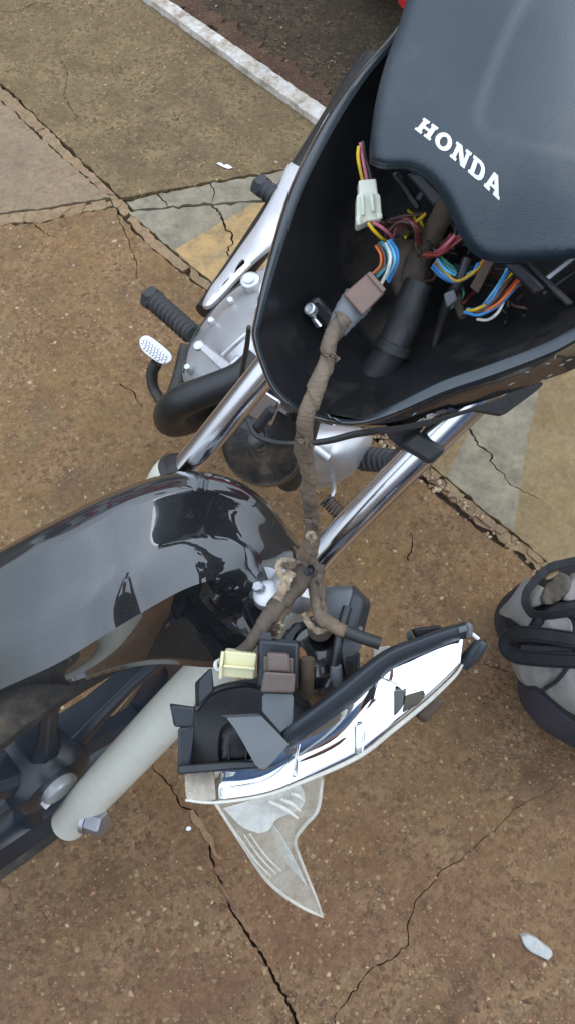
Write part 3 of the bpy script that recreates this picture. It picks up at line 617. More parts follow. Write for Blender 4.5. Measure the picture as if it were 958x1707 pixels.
for pts, hol, wd in LET:
    def mp(p):
        u = (x+p[0]*wd)/tot; v_ = p[1]; bow = np.array([.45, -.9])*(-3.0*math.sin(math.pi*u))
        return tuple((TL*(1-u)+TR*u)*v_+(BL*(1-u)+BR*u)*(1-v_)+bow*-1)+(1,)
    sheet('letter', [mp(p) for p in pts], lambda P: cover_depth(P)-.0007, .0004, 'letter_white', lett, None, 0, [[mp(p) for p in h] for h in hol])
    x += wd+.16
HB = W(960, -60, .68); hz = Vector((0, 0, 1)); bk_ = hz.cross(Ln).normalized()
hbar = bpy.data.objects.new('handlebar', None); COL.objects.link(hbar); hbar.parent = B; hbar.location = HB-WO[B.name]; WO['handlebar'] = HB
def wtube(name, P, r, material, parent, seg=16):
    A = catmull([tuple(p) for p in P], 6); v, f = ringtube([Vector(p) for p in A], [r]*len(A), seg); return link(name, v, f, material, parent, 45)
wtube('bar', [HB+Ln*-.34+bk_*.10, HB+Ln*-.18+bk_*.04+hz*.03, HB+Ln*-.06, HB+Ln*.06, HB+Ln*.18+bk_*.04+hz*.03, HB+Ln*.34+bk_*.10], .011, 'chrome', hbar)
for sg in (-1, 1):
    wtube('grip', [HB+Ln*sg*.25+bk_*.067+hz*.021, HB+Ln*sg*.37+bk_*.112], .017, 'rubber', hbar)
    wtube('lever', [HB+Ln*sg*.17-bk_*.01+hz*.02, HB+Ln*sg*.22-bk_*.04+hz*.02, HB+Ln*sg*.34-bk_*.0], .006, 'zinc', hbar)
    wtube('mirror_stalk', [HB+Ln*sg*.17+hz*.03, HB+Ln*sg*.24+hz*.12, HB+Ln*sg*.32+hz*.2], .005, 'satin_black', hbar)
    m_ = HB+Ln*sg*.34+hz*.22
    v = []; e1 = Ln; e2 = hz; nrm_ = bk_
    ov = [(math.cos(t)*.065*(1+.15*math.cos(2*t)), math.sin(t)*.045) for t in np.linspace(0, 2*math.pi, 28, endpoint=False)]
    for k_, dz in ((.7, -.022), (1, -.008), (1, .004), (.92, .005)): v += [m_+e1*x_*k_+e2*y_*k_+nrm_*dz for x_, y_ in ov]
    f = [(i_*28+j_, i_*28+(j_+1) % 28, (i_+1)*28+(j_+1) % 28, (i_+1)*28+j_) for i_ in range(3) for j_ in range(28)]+[tuple(range(28)), tuple(range(84, 112))]
    link('mirror', v, f, 'satin_black', hbar)
# tank and seat carry on behind the cowl, out of the frame
def bloft(name, secs, material):
    v, f = [], []; n = 24
    for x_, z_, hw, hh in secs:
        for k_ in range(n):
            t = 2*math.pi*k_/n; c_, s_ = math.cos(t), math.sin(t)
            v.append(HB+bk_*x_+Ln*hw*math.copysign(abs(c_)**.7, c_)+hz*(z_+hh*math.copysign(abs(s_)**.8, s_)))
    for i_ in range(len(secs)-1):
        for k_ in range(n): k2 = (k_+1) % n; f.append((i_*n+k_, i_*n+k2, (i_+1)*n+k2, (i_+1)*n+k_))
    f += [tuple(range(n)), tuple(range((len(secs)-1)*n, len(secs)*n))]
    return link(name, v, f, material, B, 50)
bloft('fuel_tank', [(.10, -.10, .06, .05), (.14, -.08, .10, .08), (.25, -.07, .125, .10), (.40, -.09, .12, .10), (.52, -.13, .09, .07), (.56, -.15, .06, .04)], 'fender_paint')
bloft('seat', [(.50, -.16, .07, .03), (.56, -.17, .10, .045), (.75, -.18, .13, .05), (1.0, -.15, .13, .055), (1.2, -.12, .10, .05), (1.24, -.12, .06, .03)], 'rubber')
# ---- inside the open cowl
hexa('instrument_bracket', [(676, 290, .640), (700, 286, .636), (742, 330, .640), (722, 345, .645)], [(676, 290, .66), (700, 286, .656), (742, 330, .66), (722, 345, .665)], 'slate_plastic', B, .002)
hexa('instrument_bracket', [(650, 290, .655), (662, 284, .653), (704, 345, .66), (692, 352, .66)], [(650, 290, .67), (662, 284, .67), (704, 345, .675), (692, 352, .675)], 'black_plastic', B, .002)
hexa('instrument_bracket', [(690, 330, .652), (712, 305, .648), (720, 310, .648), (698, 338, .652)], [(690, 330, .672), (712, 305, .668), (720, 310, .668), (698, 338, .672)], 'slate_plastic', B, .002)
hexa('instrument_bracket', [(838, 440, .618), (866, 436, .613), (910, 482, .618), (888, 492, .622)], [(838, 440, .65), (866, 436, .645), (910, 482, .65), (888, 492, .655)], 'black_plastic', B, .002)
hexa('instrument_bracket', [(866, 436, .630), (882, 436, .630), (958, 505, .628), (945, 512, .630)], [(866, 436, .65), (882, 436, .65), (958, 505, .65), (945, 512, .65)], 'slate_plastic', B, .002)
hexa('instrument_bracket', [(905, 462, .635), (960, 420, .632), (964, 428, .632), (912, 470, .636)], [(905, 462, .645), (960, 420, .642), (964, 428, .642), (912, 470, .646)], 'zinc', B, .001)
hexa('instrument_bracket', [(900, 486, .64), (955, 450, .635), (958, 456, .635), (906, 494, .64)], [(900, 486, .65), (955, 450, .645), (958, 456, .645), (906, 494, .65)], 'black_plastic', B, .001)
hexa('metal_strip', [(782, 478, .655), (812, 424, .645), (826, 432, .645), (796, 490, .655)], [(782, 478, .659), (812, 424, .649), (826, 432, .649), (796, 490, .659)], 'socket_brown', B, .001)
tube('harness_sleeve', [(752, 322, .63, 17), (735, 360, .655, 18), (712, 405, .68, 19), (694, 440, .69, 22), (686, 470, .695, 25)], 'tape_dark', B, 6, 16, jit=.08)
tube('harness_sleeve', [(700, 385, .69, 22), (680, 430, .70, 26), (676, 475, .70, 24), (690, 500, .70, 20)], 'tape_dark', B, 6, 16, jit=.1)
boot = tube('rubber_boot', [(698, 470, .685, 24), (682, 510, .69, 26), (668, 545, .697, 27), (655, 574, .70, 27)], 'rubber', B, 6, 24)
tube('boot_collar', [(658, 570, .699, 30), (651, 585, .702, 31)], 'rubber', boot, 2, 24)
tube('rubber_boot', [(654, 582, .705, 27), (632, 615, .715, 29), (608, 650, .725, 31), (588, 690, .735, 32)], 'rubber', B, 6, 24)
tube('control_cable', [(778, 430, .655, 9), (765, 465, .66, 9), (748, 500, .672, 10), (732, 545, .69, 8), (722, 580, .70, 7), (712, 615, .715, 8)], 'exhaust_black', B, 6, 12)
hexa('cable_clip', [(738, 490, .650), (756, 482, .648), (762, 500, .652), (744, 514, .655)], [(738, 490, .66), (756, 482, .66), (762, 500, .664), (744, 514, .664)], 'grey_plastic', B, .0015)
lathe('mounting_boss', W(735, 650, .715), camvec(.45, .75, .5), [(.001, 0), (.021, 0), (.020, .03), (.018, .035), (.001, .035)], 'black_plastic', B, 28)
lathe('mounting_boss', W(700, 655, .73), camvec(.45, .75, .5), [(.001, 0), (.028, 0), (.027, .02), (.025, .024), (.001, .024)], 'dusty_plastic', B, 28)
hexa('inner_shelf', [(640, 600, .745), (690, 590, .74), (735, 640, .735), (690, 680, .735)], [(640, 600, .76), (690, 590, .755), (735, 640, .75), (690, 680, .75)], 'black_plastic', B, .003)
hexa('inner_shelf', [(560, 570, .74), (612, 560, .74), (640, 610, .745), (590, 640, .745)], [(560, 570, .76), (612, 560, .76), (640, 610, .765), (590, 640, .765)], 'black_plastic', B, .003)
sheet('inner_flap', [(548, 690, 1), (560, 640), (600, 640), (655, 670), (670, 684, 1), (620, 700)], [(548, 690, .652), (600, 640, .70), (670, 684, .655)], .004, 'dusty_plastic', B, 12)
hexa('inner_rib', [(541, 372, .70), (548, 372, .70), (530, 462, .705), (523, 460, .705)], [(541, 372, .72), (548, 372, .72), (530, 462, .725), (523, 460, .725)], 'slate_plastic', B, .002)
hexa('keyed_bracket', [(505, 508, .675), (530, 492, .67), (566, 530, .68), (545, 552, .685)], [(505, 508, .70), (530, 492, .695), (566, 530, .70), (545, 552, .705)], 'black_plastic', B, .004)
lathe('bracket_screw', W(517, 516, .668), camvec(-.5, .2, 1), [(.001, -.004), (.0048, -.004), (.0048, .002), (.0034, .003), (.003, .001), (.001, .001)], 'alloy', B, 20)
tube('bracket_screw', [(522, 530, .668, 5), (532, 543, .672, 6)], 'chrome', B, 2, 16)
# wires of the loom inside the cowl
def bundle(label, wires, r=2.9, n=8):
    e = bpy.data.objects.new('wire_bundle', None); COL.objects.link(e); e.parent = B; c = W(*wires[0][1][0][:3]); e.location = c-WO[B.name]; WO[e.name] = c
    if label: e['label'] = label
    for colr, pts in wires: tube('wire', [tuple(p[:3])+(r,) for p in pts], 'wire_'+colr, e, n, 8)
    return e
def fan(cols, a, b, off0, off1, jit=2.0, r=3.2, dz=.003):
    """parallel wires: centre path a with sideways spread given at both ends"""
    out = []; m = len(cols)
    for i, c in enumerate(cols):
        s = (i/(m-1)-.5)*2 if m > 1 else 0; pts = []
        for k, p in enumerate(a):
            t = k/(len(a)-1); o = (np.array(off0)*(1-t)+np.array(off1)*t)*s+rng.normal(size=2)*jit
            pts.append((p[0]+o[0], p[1]+o[1], p[2]+dz*math.sin(i*2.1+k)))
        out.append((c, pts))
    return out
bundle('yellow, pink and black wires above the white plug', [('yellow', [(597, 244, .632), (596, 262, .632), (600, 285, .634), (604, 302, .636)]), ('pink', [(600, 238, .634), (603, 262, .634), (608, 285, .634), (611, 302, .636)]), ('black', [(604, 236, .64), (608, 262, .638), (614, 285, .636), (618, 302, .636)])], 3)
plug = sheet('white_plug', [(597, 300, 1), (626, 297, 1), (629, 322, 1), (633, 324, 1), (636, 360, 1), (632, 366, 1), (612, 368, 1), (597, 376, 1), (593, 372, 1), (594, 325, 1), (598, 322, 1)], [(597, 300, .632), (630, 300, .630), (610, 370, .634)], .014, 'white_nylon', B, bev=.0012)
hexa('plug_rib', [(600, 325, .627), (606, 324, .627), (608, 358, .630), (602, 360, .630)], [(600, 325, .634), (606, 324, .634), (608, 358, .637), (602, 360, .637)], 'white_nylon', plug, .001)
hexa('plug_rib', [(615, 323, .626), (622, 322, .626), (625, 352, .629), (618, 354, .629)], [(615, 323, .634), (622, 322, .634), (625, 352, .637), (618, 354, .637)], 'white_nylon', plug, .001)
hexa('plug_flange', [(592, 362, .627), (600, 358, .627), (602, 374, .629), (594, 377, .629)], [(592, 362, .64), (600, 358, .64), (602, 374, .642), (594, 377, .642)], 'white_nylon', plug, .001)
hexa('plug_flange', [(627, 356, .625), (636, 355, .625), (637, 364, .627), (628, 367, .627)], [(627, 356, .64), (636, 355, .64), (637, 364, .642), (628, 367, .642)], 'white_nylon', plug, .001)
bundle('yellow and pink wires below the white plug', [('yellow', [(612, 371, .636), (622, 384, .638), (634, 396, .645), (644, 404, .655)]), ('pink', [(620, 369, .636), (634, 378, .638), (646, 388, .645), (653, 398, .66)])], 3)
bundle('blue, white and red striped wires into the brown plug', [
 ('orange', [(626, 410, .648), (634, 424, .645), (634, 442, .645), (622, 456, .648)]), ('brown', [(630, 406, .645), (640, 424, .642), (640, 444, .642), (626, 458, .646)]),
 ('teal', [(636, 404, .645), (646, 420, .640), (646, 442, .640), (628, 462, .645)]), ('white', [(642, 406, .643), (650, 426, .637), (646, 450, .638), (634, 474, .643)]),
 ('sky', [(646, 402, .645), (656, 422, .638), (656, 440, .638), (642, 466, .645)]), ('blue', [(650, 400, .645), (661, 418, .640), (661, 440, .640), (646, 470, .648)]), ('green', [(648, 408, .65), (652, 424, .646), (651, 446, .646), (636, 468, .65)]), ('sky', [(632, 404, .652), (644, 426, .65), (640, 450, .648), (618, 458, .65)])], 3.0)
bundle('brown looped wires at the harness mouth', [(c, [(640+i*5, 402-i*3, .67), (644+i*5, 380-i*4+8, .662), (664+i*3, 366-i+4, .655), (684+i*2, 374+i, .655), (692+i, 396+i*2, .67)]) for i, c in enumerate(('brown', 'black', 'brown', 'pink', 'brown', 'maroon'))]+[('yellow', [(688, 372, .662), (700, 364, .66), (708, 356, .66)]), ('brown', [(650, 366, .665), (676, 360, .66), (706, 356, .66)])], 3)
def tangle(k, box, cols):
    out = []
    for i in range(k):
        x0, y0 = random.uniform(box[0], box[2]), random.uniform(box[1], box[3]); a = random.uniform(0, 6.28); p = []
        for j in range(5):
            p.append((x0, y0, random.uniform(box[4], box[5]))); a += random.uniform(-.9, .9); x0 += 17*math.cos(a); y0 += 13*math.sin(a)
        out.append((cols[i % len(cols)], p))
    return out
bundle('dusty brown and black wires tangled at the harness mouth', tangle(14, (655, 365, 725, 415, .665, .685), ('brown', 'black', 'maroon', 'brown', 'black', 'green', 'yellow')), 2.6)
bundle('dusty dark wires tangled under the cover edge', tangle(14, (735, 420, 830, 480, .668, .69), ('brown', 'black', 'blue', 'brown', 'black', 'green')), 2.6)
bundle('dark wires at the right bracket', tangle(8, (790, 470, 870, 515, .66, .68), ('brown', 'black', 'black', 'maroon')), 2.6)
bundle('red and maroon wires under the cover edge', fan(['maroon', 'pink', 'red', 'red', 'maroon'], [(706, 425, .67), (728, 422, .66), (746, 408, .65), (762, 394, .645)], None, (0, 5), (10, 2), 1.5))
bundle('blue and orange wires under the cover edge', fan(['green', 'teal', 'sky', 'orange', 'yellow', 'blue', 'blue'], [(726, 436, .665), (742, 452, .66), (764, 464, .66), (790, 452, .655), (806, 432, .65)], None, (-6, 9), (-8, 6), 1.2))
bundle('blue, yellow, red and white wires by the right bracket', fan(['sky', 'blue', 'yellow', 'yellow', 'brown', 'brown', 'red', 'orange', 'blue'], [(776, 520, .655), (796, 519, .648), (820, 504, .642), (842, 478, .640), (862, 450, .64)], None, (-2, 3), (12, 12), 1.4)+[('white', [(794, 532, .652), (812, 533, .648), (828, 522, .645), (838, 504, .645)]), ('black', [(860, 500, .65), (890, 470, .645)])], 2.8)
tube('harness_sleeve', [(770, 528, .665, 7), (762, 505, .67, 8), (758, 488, .675, 8)], 'tape_dark', B, 4, 10)
ENGINE_BOLTS = [(313, 612, 1.385), (352, 534, 1.395), (384, 500, 1.41)]
# ---- engine and running gear behind the fork
sheet('clutch_cover', [(303, 632), (301, 605), (312, 575), (330, 548), (362, 508), (395, 476), (430, 452), (500, 430), (560, 520), (520, 600), (440, 640), (360, 660), (320, 652)], [(305, 620, 1.42), (330, 548, 1.43), (430, 452, 1.48), (400, 560, 1.33), (470, 520, 1.36), (440, 620, 1.30), (360, 640, 1.34)], .09, 'alloy', B, 9, 0, rnd=(34, .05), sharp=60)
hexa('cover_lever', [(322, 572, 1.325), (334, 565, 1.325), (392, 612, 1.27), (378, 626, 1.27)], [(322, 572, 1.36), (334, 565, 1.36), (392, 612, 1.31), (378, 626, 1.31)], 'alloy', B, .003)
lathe('cover_bolt', W(331, 576, 1.318), camvec(-.2, .3, 1), [(.001, -.004), (.0075, -.004), (.0075, .002), (.005, .003), (.001, .003)], 'alloy', B, 20)
lathe('cover_bolt', W(416, 466, 1.42), camvec(-.2, .4, 1), [(.001, -.04), (.016, -.04), (.016, .0), (.013, .002), (.010, .002), (.010, .005), (.001, .005)], 'alloy', B, 24)
for x_, y_, d_ in ENGINE_BOLTS:
    lathe('cover_bolt', W(x_, y_, d_+.004), camvec(-.25, .3, 1), [(.001, -.03), (.0062, -.03), (.0062, .001), (.005, .003), (.001, .003)], 'alloy', B, 6, 20)
tube('gasket_seam', [(306, 622, 1.40, 1.6), (316, 575, 1.40, 1.6), (340, 535, 1.41, 1.6), (380, 490, 1.42, 1.6), (428, 455, 1.45, 1.6)], 'dark_metal', B, 6, 6)
tube('cover_rib', [(372, 592, 1.30, 5), (400, 566, 1.285, 5), (425, 545, 1.285, 4)], 'alloy', B, 4, 10)
tube('cover_rib', [(386, 610, 1.29, 7), (400, 596, 1.285, 7)], 'alloy', B, 3, 10)
hexa('crankcase', [(350, 640, 1.40), (520, 450, 1.48), (700, 600, 1.42), (540, 790, 1.36)], [(350, 660, 1.62), (520, 500, 1.66), (690, 620, 1.62), (540, 780, 1.60)], 'dark_metal', B, .02)
sheet('muffler_shield', [(338, 508), (352, 478), (372, 452), (400, 412), (432, 366), (462, 312), (486, 270), (530, 300), (520, 370), (470, 400), (420, 440), (372, 492), (350, 512)], [(338, 508, 1.52), (400, 412, 1.58), (480, 270, 1.68), (520, 370, 1.56), (420, 440, 1.54), (440, 380, 1.545)], .012, 'alloy_bright', B, 9, .002, rnd=(12, .02), sharp=60,
      holes=[[(376, 472), (384, 462), (374, 470), (366, 484), (361, 488)], [(394, 444), (404, 432), (408, 438), (398, 448), (390, 456)]])
tube('muffler', [(340, 520, 1.58, 16), (420, 420, 1.64, 26), (520, 270, 1.72, 28), (620, 110, 1.84, 28)], 'exhaust_black', B, 5, 24)
def peg(pts, nrib, material='rubber'):
    A = np.array(pts, float); e = bpy.data.objects.new('foot_peg', None); COL.objects.link(e); e.parent = B; c = W(*A[0][:3]); e.location = c-WO[B.name]; WO[e.name] = c
    prof = []; n = nrib*4
    for i in range(n+1):
        t = i/n; p = A[0]*(1-t)+A[1]*t; p = p.copy(); p[3] *= (1.0 if i % 4 in (1, 2) else .84); prof.append(tuple(p))
    tube('peg_rubber', prof, material, e, 1, 16, sharp=25, smoothp=False)
    a, b = W(*A[0][:3]), W(*A[1][:3]); r = A[0][3]*A[0][2]/F
    lathe('peg_end', a, (a-b).normalized(), [(.001, -.004), (r*1.12, -.004), (r*1.18, .002), (r*1.12, .012), (r*.9, .016), (.001, .016)], material, e, 6, 25)
    return e
peg([(256, 500, 1.50, 18), (322, 558, 1.45, 18)], 10)
peg([(438, 312, 1.66, 17), (478, 345, 1.64, 18)], 5)
peg([(665, 770, 1.30, 21), (600, 764, 1.36, 21)], 7)
e = bpy.data.objects.new('brake_pedal', None); COL.objects.link(e); e.parent = B; e.location = W(258, 585, 1.46)-WO[B.name]; WO[e.name] = W(258, 585, 1.46)
PD = dfun([(233, 565, 1.46), (285, 600, 1.45), (250, 596, 1.465)])
pad = sheet('pedal_pad', [(233, 572), (236, 562), (248, 560), (268, 574), (285, 590), (284, 602), (270, 606), (252, 596), (238, 584)], PD, .008, 'alloy_bright', e, None, .001)
for i in range(9):
    for j in range(6):
        px, py = 240+i*4.6+j*-1.2, 563+i*3.9+j*4.4
        if inpoly([(px, py)], outline_pts([(236, 570), (240, 564), (248, 563), (268, 577), (282, 592), (281, 600), (270, 603), (253, 593), (240, 582)]))[0]:
            lathe('pad_stud', W(px, py, PD([(px, py)])[0]-.0006), camvec(0, .35, 1), [(.0021, -.002), (.0019, .0035), (.0004, .0038)], 'alloy_bright', pad, 6)
tube('pedal_arm', [(262, 604, 1.475, 10), (254, 622, 1.49, 10), (256, 645, 1.50, 9), (268, 668, 1.50, 9), (280, 690, 1.49, 9)], 'dark_metal', e, 6, 14)
tube('exhaust_pipe', [(430, 600, 1.22, 24), (400, 628, 1.22, 25), (350, 650, 1.23, 26), (305, 668, 1.255, 27), (284, 688, 1.30, 27), (290, 702, 1.36, 27), (330, 690, 1.46, 26), (380, 650, 1.52, 26)], 'exhaust_black', B, 7, 24)
tube('side_strut', [(312, 575, 1.46, 12), (300, 630, 1.46, 13), (282, 680, 1.44, 13)], 'dark_metal', B, 5, 12)
tube('control_cable', [(415, 545, .98, 4), (412, 575, 1.02, 4.4), (405, 612, 1.08, 4.4), (398, 650, 1.12, 4)], 'rubber', B, 6, 8)
# horn and cables in front of the engine
horn = lathe('horn', W(438, 742, 1.08), camvec(-.25, -.35, 1), [(.001, -.03), (.046, -.028), (.054, -.012), (.056, 0), (.052, .006), (.046, .004), (.036, .007), (.022, .005), (.012, .009), (.001, .01)], 'mud', B, 40, 50)
hexa('horn_bracket', [(412, 690, 1.02), (440, 650, .99), (470, 670, .98), (452, 712, 1.01)], [(412, 690, 1.05), (440, 650, 1.02), (470, 670, 1.01), (452, 712, 1.04)], 'chrome', B, .003)
tube('cable_grommet', [(428, 716, 1.00, 9), (444, 694, .985, 9), (454, 682, .975, 8)], 'rubber', B, 4, 14)
tube('control_cable', [(414, 700, 1.0, 4.5), (424, 722, .99, 4.5), (444, 734, .985, 4.8), (480, 740, .97, 5), (540, 736, .95, 5.5), (590, 724, .93, 6), (640, 716, .90, 6), (700, 700, .86, 6)], 'rubber', B, 6, 10)
tube('control_cable', [(442, 718, 1.0, 3.5), (446, 736, .99, 3.5), (440, 750, .985, 3.5), (430, 752, .99, 3)], 'dark_metal', B, 5, 8)
tube('frame_downtube', [(520, 640, .98, 26), (505, 720, 1.12, 24), (480, 800, 1.26, 22)], 'dark_metal', B, 4, 18)
sheet('crankcase_cover', [(462, 772), (484, 745), (505, 715), (560, 704), (612, 718), (620, 730), (614, 752), (600, 776), (576, 798), (545, 812), (518, 810), (490, 795)], [(462, 772, 1.32), (560, 704, 1.30), (618, 730, 1.32), (545, 812, 1.36), (555, 755, 1.27)], .08, 'alloy', B, 9, 0, rnd=(22, .035), sharp=60)
tube('cover_rib', [(518, 742, 1.255, 8), (546, 764, 1.262, 8)], 'alloy', B, 3, 16)
tube('cover_rib', [(470, 772, 1.30, 10), (500, 796, 1.31, 10)], 'alloy', B, 3, 16)
gl = tube('gear_lever', [(536, 842, 1.34, 3.5), (546, 836, 1.34, 3.8), (556, 818, 1.345, 4), (554, 800, 1.36, 4)], 'alloy', B, 5, 10)
for i in range(6): tube('lever_ring', [(541+i*4.2, 832+i*4, 1.335, 12.5), (543.4+i*4.2, 834.3+i*4, 1.335, 12.5)], 'rubber', gl, 1, 14)
# ------------------------------------------------------------------ hanging wiring harness
RAGS = []
har = thing('wiring_harness', 'dusty taped wiring harness hanging from the open cowl down to the headlight', 'wiring harness', tuple(W(515, 940, .80)))
conn = hexa('brown_plug', [(572, 490, .628), (613, 454, .626), (641, 487, .622), (603, 526, .624)], [(567, 497, .650), (609, 458, .648), (640, 490, .646), (600, 530, .648)], 'brown_nylon', har, .0015)
hexa('plug_flange', [(610, 456, .624), (617, 452, .624), (643, 482, .620), (637, 488, .620)], [(610, 458, .648), (617, 454, .648), (643, 484, .646), (637, 490, .646)], 'brown_nylon', conn, .0008)
tube('plug_sleeve', [(598, 498, .639, 26), (584, 515, .637, 25), (570, 535, .635, 21), (560, 552, .634, 17)], 'grey_plastic', har, 5, 18, .6, jit=.10)
main = tube('main_loom', [(572, 530, .634, 17), (559, 548, .632, 15), (549, 572, .63, 13), (543, 604, .628, 13.5), (530, 640, .628, 15), (514, 680, .632, 15), (507, 716, .642, 14), (505, 752, .662, 14.5), (514, 790, .688, 12.5), (513, 825, .71, 12), (519, 862, .733, 12), (520, 895, .748, 14), (513, 920, .76, 15), (512, 945, .77, 21)], 'tape', har, 26, 24, .85, jit=.11, spiral=(34, .26))
for p in ((549, 590, .617), (506, 735, .640), (519, 868, .725)):
    rag0 = [(p[0]-13, p[1]-3, p[2]+.004), (p[0]-4, p[1]+1, p[2]-.002), (p[0]+6, p[1]+2, p[2]-.001), (p[0]+15, p[1]+9+6*random.random(), p[2]+.004)]
    RAGS.append(rag0)
tube('loom_branch', [(510, 942, .765, 24), (496, 968, .762, 20), (478, 990, .758, 17), (458, 1015, .755, 15), (436, 1046, .752, 12.5), (418, 1072, .752, 11), (398, 1090, .756, 10), (378, 1098, .762, 10), (368, 1108, .768, 8)], 'tape_dark', har, 14, 18, .9, jit=.07, spiral=(60, .2))
tube('loom_branch', [(500, 950, .772, 18), (484, 990, .768, 13), (470, 1018, .764, 11), (460, 1040, .764, 11), (454, 1056, .77, 10)], 'tape', har, 12, 16, .85, jit=.10, spiral=(60, .2))
tube('loom_branch', [(520, 945, .768, 20), (526, 975, .765, 15), (530, 1005, .758, 13), (536, 1028, .752, 13), (556, 1044, .748, 12), (590, 1058, .745, 10), (612, 1066, .744, 9)], 'tape', har, 12, 16, .85, jit=.08, spiral=(55, .2))
tube('rubber_sleeve', [(576, 1052, .744, 11), (600, 1062, .742, 11), (633, 1073, .74, 11)], 'rubber', har, 5, 16)
def rag(pts, wd, material='tape_pale', th=.0008):
    A = catmull(pts, 6); ol = []; tn = np.gradient(A[:, :2], axis=0); tn /= np.linalg.norm(tn, axis=1)[:, None]+1e-9; nn = np.c_[-tn[:, 1], tn[:, 0]]
    v, f = [], []
    for i, p in enumerate(A):
        k = wd*(.75+.4*random.random()); 
        for s in (-1, 0, 1): v.append(W(p[0]+nn[i, 0]*k*s, p[1]+nn[i, 1]*k*s, p[2]+(.003 if s else 0)*math.sin(i*.9)))
    for i in range(len(A)-1):
        for s in (0, 1): f.append((i*3+s, i*3+s+1, i*3+s+4, i*3+s+3))
    return link('tape_tail', v, f, material, har, 60, (('solid', th),))
for q_ in RAGS: rag(q_, 4, 'tape')
rag([(492, 940, .755), (474, 934, .748), (464, 946, .745), (472, 968, .742), (476, 985, .744)], 6)
rag([(486, 952, .748), (478, 966, .742), (470, 985, .74), (462, 1000, .742)], 8)
rag([(500, 936, .75), (482, 944, .745), (470, 940, .74)], 5, 'tape')
rag([(520, 905, .738), (512, 893, .733), (520, 888, .73), (524, 900, .732)], 3.5, 'tape_pale')
rag([(530, 965, .755), (536, 990, .752), (538, 1012, .75), (532, 1030, .752)], 3.5, 'tape')
rag([(504, 1022, .765), (514, 1040, .76), (530, 1052, .755), (548, 1046, .753)], 6, 'tape_pale')
rag([(456, 1050, .758), (466, 1052, .755), (470, 1044, .752), (466, 1038, .752)], 3, 'tape_pale')
lathe('branch_hole', W(516, 950, .742), camvec(.1, .2, 1), [(.001, -.004), (.0052, -.004), (.0052, .001), (.0038, .002), (.003, -.003), (.001, -.004)], 'black_plastic', har, 12)
cream = sheet('cream_plug', [(374, 1085, 1), (428, 1091, 1), (424, 1133, 1), (370, 1129, 1), (371, 1119, 1), (373, 1108, 1)], [(374, 1085, .742), (428, 1091, .740), (424, 1133, .748)], .018, 'cream_nylon', har, bev=.0018)
hexa('plug_rib', [(373, 1108, .738), (426, 1113, .737), (426, 1118, .7375), (372, 1113, .7385)], [(373, 1108, .748), (426, 1113, .747), (426, 1118, .7475), (372, 1113, .7485)], 'cream_nylon', cream, .0012)
tube('plug_flange', [(372, 1086, .742, 3), (369, 1108, .743, 3), (368, 1130, .747, 3)], 'cream_nylon', cream, 3, 8)
bundle2 = tube('wire', [(372, 1118, .752, 4), (362, 1116, .756, 4), (360, 1106, .76, 4), (368, 1100, .765, 4)], 'wire_white', har, 5, 8)
# ------------------------------------------------------------------ loose headlight
hl = thing('headlight', 'loose motorcycle headlight with bare chrome reflector and cracked clear lens', 'headlight', tuple(W(520, 1200, .78)))
# reflector: top edge under the trim to bottom edge at the lens
refl = loft('reflector', [
 [(358, 1280, .758), (430, 1262, .750), (486, 1226, .742), (560, 1178, .735), (620, 1132, .736), (668, 1098, .7350), (720, 1074, .7275), (772, 1052, .7205)],
 [(359, 1300, .768), (434, 1286, .763), (492, 1252, .755), (568, 1205, .746), (628, 1160, .7365), (680, 1120, .7315), (730, 1090, .7248), (771, 1068, .719)],
 [(361, 1318, .770), (438, 1304, .765), (498, 1276, .757), (580, 1232, .748), (640, 1186, .7340), (696, 1144, .7280), (744, 1106, .7220), (769, 1086, .7175)],
 [(363, 1334, .766), (441, 1322, .761), (506, 1298, .753), (592, 1258, .744), (652, 1212, .7305), (708, 1166, .7245), (752, 1124, .7195), (767, 1106, .7160)]], 'reflector_chrome', hl, 6, 4, .002, sharp=40)
hexa('reflector_seam', [(497, 1236, .748), (502, 1233, .748), (489, 1294, .750), (486, 1296, .750)], [(497, 1236, .765), (502, 1233, .765), (489, 1294, .768), (486, 1296, .768)], 'reflector_chrome', refl, .001)
hexa('reflector_fold', [(590, 1208, .738), (606, 1204, .736), (606, 1256, .738), (590, 1262, .742)], [(590, 1208, .758), (606, 1204, .757), (606, 1256, .752), (590, 1262, .753)], 'reflector_chrome', refl, .002)
sheet('bulb_shield', [(630, 1128, 1), (668, 1146), (672, 1165), (668, 1190), (655, 1205, 1), (626, 1230, 1), (612, 1215), (622, 1160)], [(630, 1128, .730), (670, 1160, .728), (626, 1230, .742)], .003, 'reflector_chrome', hl, 10)
sheet('dark_opening', [(656, 1152, 1), (674, 1150, 1), (672, 1172), (664, 1186), (656, 1194, 1)], [(656, 1152, .722), (674, 1150, .722), (660, 1190, .726)], .003, 'cowl_paint', hl)
sheet('inner_fin', [(676, 1160, 1), (702, 1152, 1), (706, 1162), (690, 1180), (668, 1196, 1), (672, 1176)], [(676, 1160, .722), (702, 1152, .720), (668, 1196, .728)], .002, 'bag_brown', hl)
